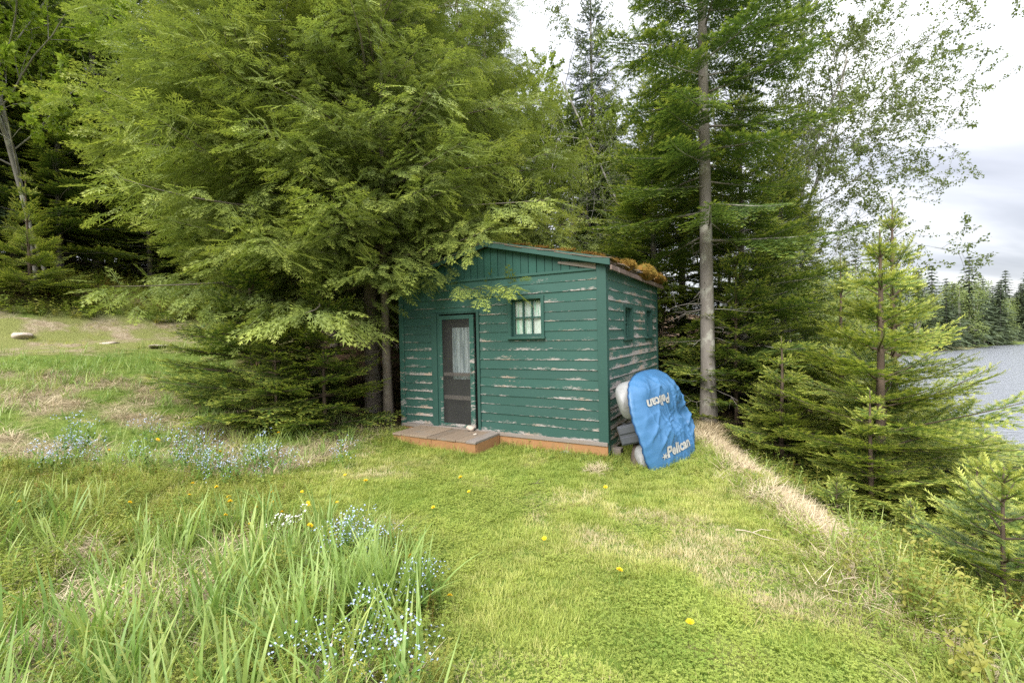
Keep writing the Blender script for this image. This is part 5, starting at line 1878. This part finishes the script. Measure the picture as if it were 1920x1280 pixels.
# leafy undergrowth between the tall blades
und_p = [leafy('bedstraw_a', 'weed_leaves', 31, 7, (.10, .26), (.018, .030), 7, .07, True), leafy('bedstraw_b', 'weed_leaves', 32, 6, (.08, .20), (.016, .028), 6, .07, True),
         leafy('herb_a', 'weed_leaves', 33, 5, (.05, .14), (.03, .06), 3, .07)]
x, y = sample(9000, -6.5, .1, 1.1, 5.1, lambda x, y: ((x < lawn_left(y) + .05) | (y > 3.8) & (y < 5.0) & (x < -2.6)) * np.where(y < 3.9, np.clip((fbm(x * 1.2, y * 1.2, 101) - .22) * 2.8, .05, .9), .16) * .62)
o = lay('undergrowth', x, y, und_p, .50 + RG.normal(scale=.14, size=len(x)), (.6, 1.1), .2)
tag(o, 'leafy green weeds growing between the tall grass blades', 'undergrowth')
x, y = sample(16000, -6.5, -1.4, 3.6, 5.0, lambda x, y: (x < np.maximum(lawn_left(y), -2.2)) * .5)
o = lay('edge_grass', x, y, fr_p, .44 + RG.normal(scale=.18, size=len(x)), (.3, .7), .2)
tag(o, 'rough short grass with weeds left of the mown lawn', 'grass')

# straw: last year's grass lying flat
dry_p = [tuft('straw_a', 'straw', 41, 16, .10, (.15, .40), (.003, .006), (1.1, 1.55), (-.1, .4), 3), tuft('straw_b', 'straw', 42, 12, .08, (.12, .3), (.003, .005), (.7, 1.4), (.3, 1.1), 3),
         tuft('straw_c', 'straw', 43, 14, .06, (.18, .36), (.003, .005), (.2, .8), (1.0, 2.2), 5)]


def straw_left(x, y):
    return np.clip((fbm(x * 1.5, y * 1.5, 21) - .40) * 5, 0, 1) * (x < lawn_left(y)) * (y < 8.2) * (path_dist(x, y) > .8) * (shade_trees(x, y) < .5) + .6 * np.exp(-((x + 2.6) / .8) ** 2 - ((y - 2.6) / .5) ** 2)


x, y = sample(15000, -9, .1, 1.1, 8.2, lambda x, y: straw_left(x, y) * np.where((y < 4) & (x > -2.0), .10, .36))
o = lay('dry_grass', x, y, dry_p, RG.uniform(.1, 1, len(x)), (.6, 1.1), .15, .02, idx=RG.choice(3, len(x), p=[.5, .35, .15]))
tag(o, 'flattened straw coloured dead grass on the left slope', 'dry grass')


def straw_bank(x, y):
    e = x - edge_x(y)
    return np.where(y > 3.6, 1.3 * np.exp(-((e - .06) / .24) ** 2), .55 * np.exp(-((e - .25) / .5) ** 2) * (fbm(x * 3, y * 3, 7) > .4)) * (y < 8.0) + .30 * (e > .2) * (e < 3) * (y < 6.5)


x, y = sample(36000, 1.6, 6.2, .8, 8.0, lambda x, y: straw_bank(x, y) * .8 * ~in_cabin(x, y, .1))
o = lay('dry_grass', x, y, dry_p, np.clip(RG.normal(.6, .25, len(x)), 0, 1), (.45, .85), .3, .01, idx=RG.choice(3, len(x), p=[.35, .3, .35]))
tag(o, 'pale dead grass hanging over the lip of the lake bank', 'dry grass')
print('bank straw', len(x))
x = RG.normal(.93, .06, 34); y = RG.normal(5.2, .05, 34)
o = lay('dry_grass', x, y, [dry_p[2]], RG.uniform(.4, .8, 34), (.3, .5), .4, .03)
tag(o, 'small hummock of dead grass before the cabin corner', 'dry grass')

# weeds and grass on the bank
bk_p = [leafy('bank_weed_a', 'weed_leaves', 51, 6, (.18, .42), (.026, .045), 7, .08), leafy('bank_weed_b', 'weed_leaves', 52, 5, (.12, .30), (.03, .052), 4, .08),
        leafy('bank_weed_c', 'weed_leaves', 53, 8, (.15, .35), (.018, .03), 8, .07), tall_p[2], tall_p[1], fr_p[1]]
x, y = sample(34000, 1.7, 11.5, .7, 10, lambda x, y: (lambda e: np.clip((e + np.where(y > 3.4, -.22, .30)) * 2.2, 0, 1) * np.where(e < 4.2, 1.0, .35) * (e < 8) * np.clip((fbm(x * 1.4, y * 1.4, 111) - .25) * 2.8, .15, 1) * (y < 5.5 + e * 2.2))(x - edge_x(y)) * .5)
t = .48 + RG.normal(scale=.18, size=len(x))
o = lay('undergrowth', x, y, bk_p, t, (.7, 1.4), .2, idx=RG.choice(6, len(x), p=[.16, .16, .22, .20, .10, .16]))
tag(o, 'tangle of green weeds and grass on the lake bank', 'undergrowth')
print('bank', len(x))
x, y = sample(7000, 1.2, 3.0, 1.2, 6.6, lambda x, y: np.exp(-((x - edge_x(y) + .25) / .22) ** 2) * .45)
o = lay('edge_grass', x, y, fr_p, .62 + RG.normal(scale=.15, size=len(x)), (.4, .9), .15)
tag(o, 'longer green grass along the right rim of the lawn', 'grass')

x, y = sample(9000, 6, 30, 7, 30, lambda x, y: (lambda e: (e > 2.5) & (e < 7.3))(x - edge_x(y)) * .5)
o = lay('undergrowth', x, y, bk_p, .55 + RG.normal(scale=.15, size=len(x)), (.9, 1.6), .2)
tag(o, 'green weeds down to the water line beyond the young firs', 'undergrowth')
# forest edge above the track and forest floor
fl_p = [leafy('floor_weed_a', 'weed_leaves', 61, 6, (.15, .45), (.06, .11), 4, .12), leafy('floor_weed_b', 'weed_leaves', 62, 5, (.10, .30), (.05, .09), 4, .12), fr_p[1], dry_p[1]]


def edge_zone(x, y):
    d = upd(x, y)
    return ((d > 14.2) & (d < 17.6) & (x < -5) & (x > -19) & (path_dist(x, y) > 1.2)) * np.clip((fbm(x * .8, y * .8, 121) - .3) * 3.5, .1, 1)


x, y = sample(9000, -20, -4.5, 5, 18, lambda x, y: edge_zone(x, y) * .85)
t = .48 + RG.normal(scale=.18, size=len(x))
o = lay('undergrowth', x, y, fl_p, t, (.6, 1.3), .2, idx=RG.choice(4, len(x), p=[.4, .3, .2, .1]))
tag(o, 'yellow green leafy growth on the bank above the track', 'undergrowth')
x, y = sample(5000, -7, 9, 7.4, 16, lambda x, y: shade_trees(x, y) * ~in_cabin(x, y, .1) * (x - edge_x(y) < 5) * .13 * np.where(x > 1.5, 1.3, .5))
o = lay('undergrowth', x, y, [fl_p[0], fl_p[1], bk_p[0]], .8 + RG.normal(scale=.15, size=len(x)), (.4, .9), .2)
tag(o, 'sparse green seedlings on the shaded forest floor', 'undergrowth')
x, y = sample(6000, -16, -6, 5.5, 14.5, lambda x, y: (path_dist(x, y) < 1.4) * np.clip((fbm(x * 1.2, y * 1.2, 131) - .36) * 4, 0.10, 1) * .7)
o = lay('edge_grass', x, y, [fr_p[0], lawn_p[1], lawn_p[0]], .35 + RG.normal(scale=.15, size=len(x)), (.5, 1.0), .15)
tag(o, 'thin short grass growing on the dirt track', 'grass')

# forget-me-nots
fm_p = [flowers('forget_me_not_a', 71, 'flower_blue', 4, (.10, .22), .07, 6, (.0038, .0056)), flowers('forget_me_not_b', 72, 'flower_blue', 3, (.08, .18), .06, 6, (.0038, .0054))]
pts = [(-3.9, 5.2, .55, 24), (-3.25, 4.95, .4, 20), (-5.2, 5.35, .35, 16), (-4.9, 5.0, .35, 14), (-2.75, 5.2, .3, 12), (-1.25, 3.25, .17, 15), (-1.02, 3.1, .12, 7), (-.72, 2.28, .16, 5), (-.55, 2.0, .13, 6), (-.58, 2.65, .08, 5),
       (-2.0, 5.4, .2, 4), (-4.4, 6.0, .4, 8), (-.9, 2.0, .2, 3)]
X_, Y_ = [], []
for (px, py, r, n) in pts:
    X_.append(RG.normal(px, r * .6, n)); Y_.append(RG.normal(py, r * .5, n))
x, y = np.concatenate(X_), np.concatenate(Y_)
big = np.where(y < 3.5, RG.uniform(1.15, 1.6, len(x)), RG.uniform(1.1, 1.9, len(x)))
o = lay('wildflowers', x, y, fm_p, np.full(len(x), .5), big, .12)
tag(o, 'sprays of tiny pale blue flowers among the tall grass', 'wildflowers')
x, y = RG.normal(-1.75, .13, 5), RG.normal(3.45, .10, 5)
o = lay('wildflowers', x, y, [flowers('white_flower', 73, 'flower_white', 3, (.18, .3), .05, 9, (.006, .009))], np.full(5, .5), (.9, 1.3), .1)
tag(o, 'small white flower heads in the left foreground grass', 'wildflowers')

# dandelions: each flower a thing of its own
rs = np.random.RandomState(8)


def dandelion_head():
    a = Acc()
    for ring, (n, r, z, t) in enumerate([(20, .021, .004, .75), (16, .017, .009, .85), (12, .012, .013, .95), (7, .006, .015, 1.0)]):
        for k in range(n):
            q = 6.283 * k / n + rs.uniform(-.1, .1); w = .0028
            u = np.array([math.cos(q), math.sin(q), 0]); v = np.array([-math.sin(q), math.cos(q), 0])
            a.add([v * -.001 + (0, 0, z - .004), v * w + u * r * .6 + (0, 0, z), u * r * rs.uniform(.9, 1.1) + (0, 0, z - .002 + .003 * rs.rand()), -v * w + u * r * .6 + (0, 0, z)], [(0, 1, 2), (0, 2, 3)], t)
    a.add(*tube([(0, 0, -.012), (0, 0, -.002), (0, 0, .004)], [.003, .007, .008], 7), t=.2)
    V, F, T = a.arrays()
    return make_mesh('flower_head', V, F, {'tint': T}, [MATS['flower_yellow']])


head_me = dandelion_head()
a = Acc(); a.add(*tube([(0, 0, 0), (.004, 0, .04), (0, 0, .088)], [.0028, .0025, .0022], 5)); V, F, T = a.arrays()
stem_me = make_mesh('stem', V, F, {'tint': T}, [MATS['flower_yellow']])
DAND = [(-3.11, 4.32), (-2.67, 4.22), (-2.21, 4.15), (-2.14, 3.99), (-1.85, 4.94), (-1.55, 4.7), (-2.09, 4.44), (-1.63, 4.14), (-1.79, 3.91), (-0.57, 4.75), (-0.45, 4.4), (-0.73, 4.02), (-0.68, 2.9), (-0.4, 2.67), (0.89, 2.33), (0.65, 2.86), (0.88, 4.41), (-3.4, 5.24), (-4.22, 5.72), (-4.24, 5.4), (-4.56, 5.11), (-3.17, 6.11), (-4.63, 4.17), (-3.28, 4.61), (-4.14, 3.78), (-3.37, 3.96), (-2.09, 3.56), (-2.17, 3.79), (-2.34, 3.65), (-1.51, 3.32), (-1.9, 3.68), (-2.96, 4.49), (-2.42, 3.84), (0.21, 3.37)]
for k, (x, y) in enumerate(DAND):
    o = empty('dandelion', (x, y, gz(x, y)), rs.uniform(0, 6)); s = rs.uniform(.85, 1.2)
    lawnish = x > float(lawn_left(np.array(y)))
    o.scale = (s, s, s * rs.uniform(.75, 1.05) * (1 if lawnish else 2.2))
    tag(o, 'yellow dandelion flowering in the mown lawn' if lawnish else 'yellow dandelion flowering in the rough grass left of the lawn', 'dandelion',
        'dandelions in the lawn' if lawnish else 'dandelions in the rough grass')
    link(bpy.data.objects.new('stem', stem_me), o)
    h = link(bpy.data.objects.new('flower_head', head_me), o); h.location = (0, 0, .09); h.rotation_euler = (rs.normal(scale=.22) + .25, rs.normal(scale=.2), 0)
    if not lawnish: h.scale = (1, 1, .6)

# single plants and stones that stand out
ROCKS = [(-10.6, 9.85, .26, .18, .10, 'flat pale stone in the dirt track below the bank', 'pale_stone'), (-9.2, 10.4, .22, .15, .05, 'low flat stone half buried further along the track', 'pale_stone'),
         (-12.3, 8.9, .20, .15, .08, 'pale stone at the left edge of the track', 'pale_stone'), (-8.2, 10.6, .5, .16, .04, 'long flat slab of rock in the track beside the fir', 'pale_stone'), (-12.1, 8.4, .16, .13, .07, 'small pale stone at the left edge below another', 'pale_stone')]
for k, (x, y, rx, ry, rz, lb, mt) in enumerate(ROCKS):
    stone(lb, x, y, gz(x, y) + rz * .2, rx, ry, rz, k * .7 - .3, mt, 50 + k)


def fern(x, y, s, label, n=9, seed=0):
    rs_ = np.random.RandomState(seed); a = Acc()
    tw = [twig_tpl(11, rs_)]
    for k in range(n):
        q = 6.283 * k / n + rs_.uniform(-.3, .3); L = s * rs_.uniform(.7, 1.1)
        p = np.array([0, 0, 0.0]); d = norm(np.array([math.cos(q) * .5, math.sin(q) * .5, 1.0])); O, D, N, LL = [], [], [], []
        for i in range(14):
            d = norm(d + np.array([math.cos(q) * .05, math.sin(q) * .05, -.075])); p = p + d * L / 14
            f = i / 13; w = .28 * L * math.sin(math.pi * min(1, .15 + .85 * f)) ** .8 * (1 - .5 * f) + .01
            sd = np.array([-math.sin(q), math.cos(q), 0])
            for sg in (1, -1):
                O.append(p); D.append(norm(sd * sg + d * .45)); N.append(np.cross(sd, d) * -1); LL.append(w)
        LL = np.array(LL)
        a.add(*scatter_tpl(tw, O, D, N, LL, LL * .22, np.full(len(O), .45), np.full(len(O), .4), rs_))
        a.add(*tube([(0, 0, 0), p * .5 + (0, 0, .1 * L), p], [.004, .003, .001], 4), t=.3)
    V, F, T = a.arrays()
    o = link(bpy.data.objects.new('fern', make_mesh('fern', V, F, {'tint': T}, [MATS['young_leaves']]))); o.location = (x, y, gz(x, y))
    return tag(o, label, 'fern')


fern(2.72, 4.85, .42, 'bright upright fern at the lip of the grassy bank', 6, 3)
fern(-12.3, 13.0, .5, 'pale fern clump at the foot of the young fir left', 8, 4)


def broad_weed(x, y, label, seed, n=6, L=(.16, .26)):
    rs_ = np.random.RandomState(seed)
    r = empty('leafy_weed', (x, y, gz(x, y))); tag(r, label, 'weed')
    a = Acc(); a.add(*tube([(0, 0, 0), (.02, .01, .12), (.03, .0, .22)], [.006, .005, .003], 5)); a.obj('stem', MATS['young_leaves'], r)
    for k in range(n):
        q = k * 2.4 + rs_.uniform(-.3, .3); l = rs_.uniform(*L); a = Acc()
        el = rs_.uniform(-.1, .5)
        g = []
        for i, f in enumerate(np.linspace(0, 1, 7)):
            w = l * .30 * math.sin(math.pi * min(1, f ** .8)) + .002
            for sg, up in ((-1, .02), (0, 0), (1, .02)):
                g.append((f * l, sg * w, up + .10 * l * math.sin(f * 2.6) - .10 * l * f * f))
        V = np.array(g) @ frame(q, el).T + (.03 * k / n, 0, .08 + .13 * k / n)
        F = []
        for i in range(6):
            for j in range(2):
                b = i * 3 + j; F.append((b, b + 3, b + 4, b + 1))
        a.add(V, F, rs_.uniform(.3, .9)); a.obj('leaf', MATS['young_leaves'], r, smooth=True)


broad_weed(2.85, 2.75, 'broad pale leaved weed on the bank right of the lawn', 5, 7)
broad_weed(3.15, 3.6, 'broad leaved weed higher on the bank before the little fir', 6, 6)
broad_weed(2.55, 2.1, 'drooping long leaved weed at the lower right of the bank', 7, 6)

for k, (x, y, rz, L_, lb) in enumerate([(1.95, 2.75, .5, .34, 'pale forked dry twig lying on the worn grass at the lawn rim'), (1.72, 3.55, -.6, .30, 'thin pale stick lying across the dry patch of lawn'), (.15, 4.75, .2, .16, 'short brown twig lying in the mown lawn')]):
    a = Acc(); q = np.linspace(0, 1, 6)
    p = np.stack([q * L_, .03 * np.sin(q * 5 + k), .02 + .015 * np.sin(q * 3)], -1)
    a.add(*tube(p, np.linspace(.006, .002, 6), 5)); a.add(*tube([p[2], p[2] + (.06, .05, .02), p[2] + (.12, .07, .015)], [.004, .003, .0015], 4))
    o = a.obj('twig', MATS['pale_twig' if k < 2 else 'dark_bark']); o.location = (x, y, gz(x, y)); o.rotation_euler = (0, 0, rz); tag(o, lb, 'twig')
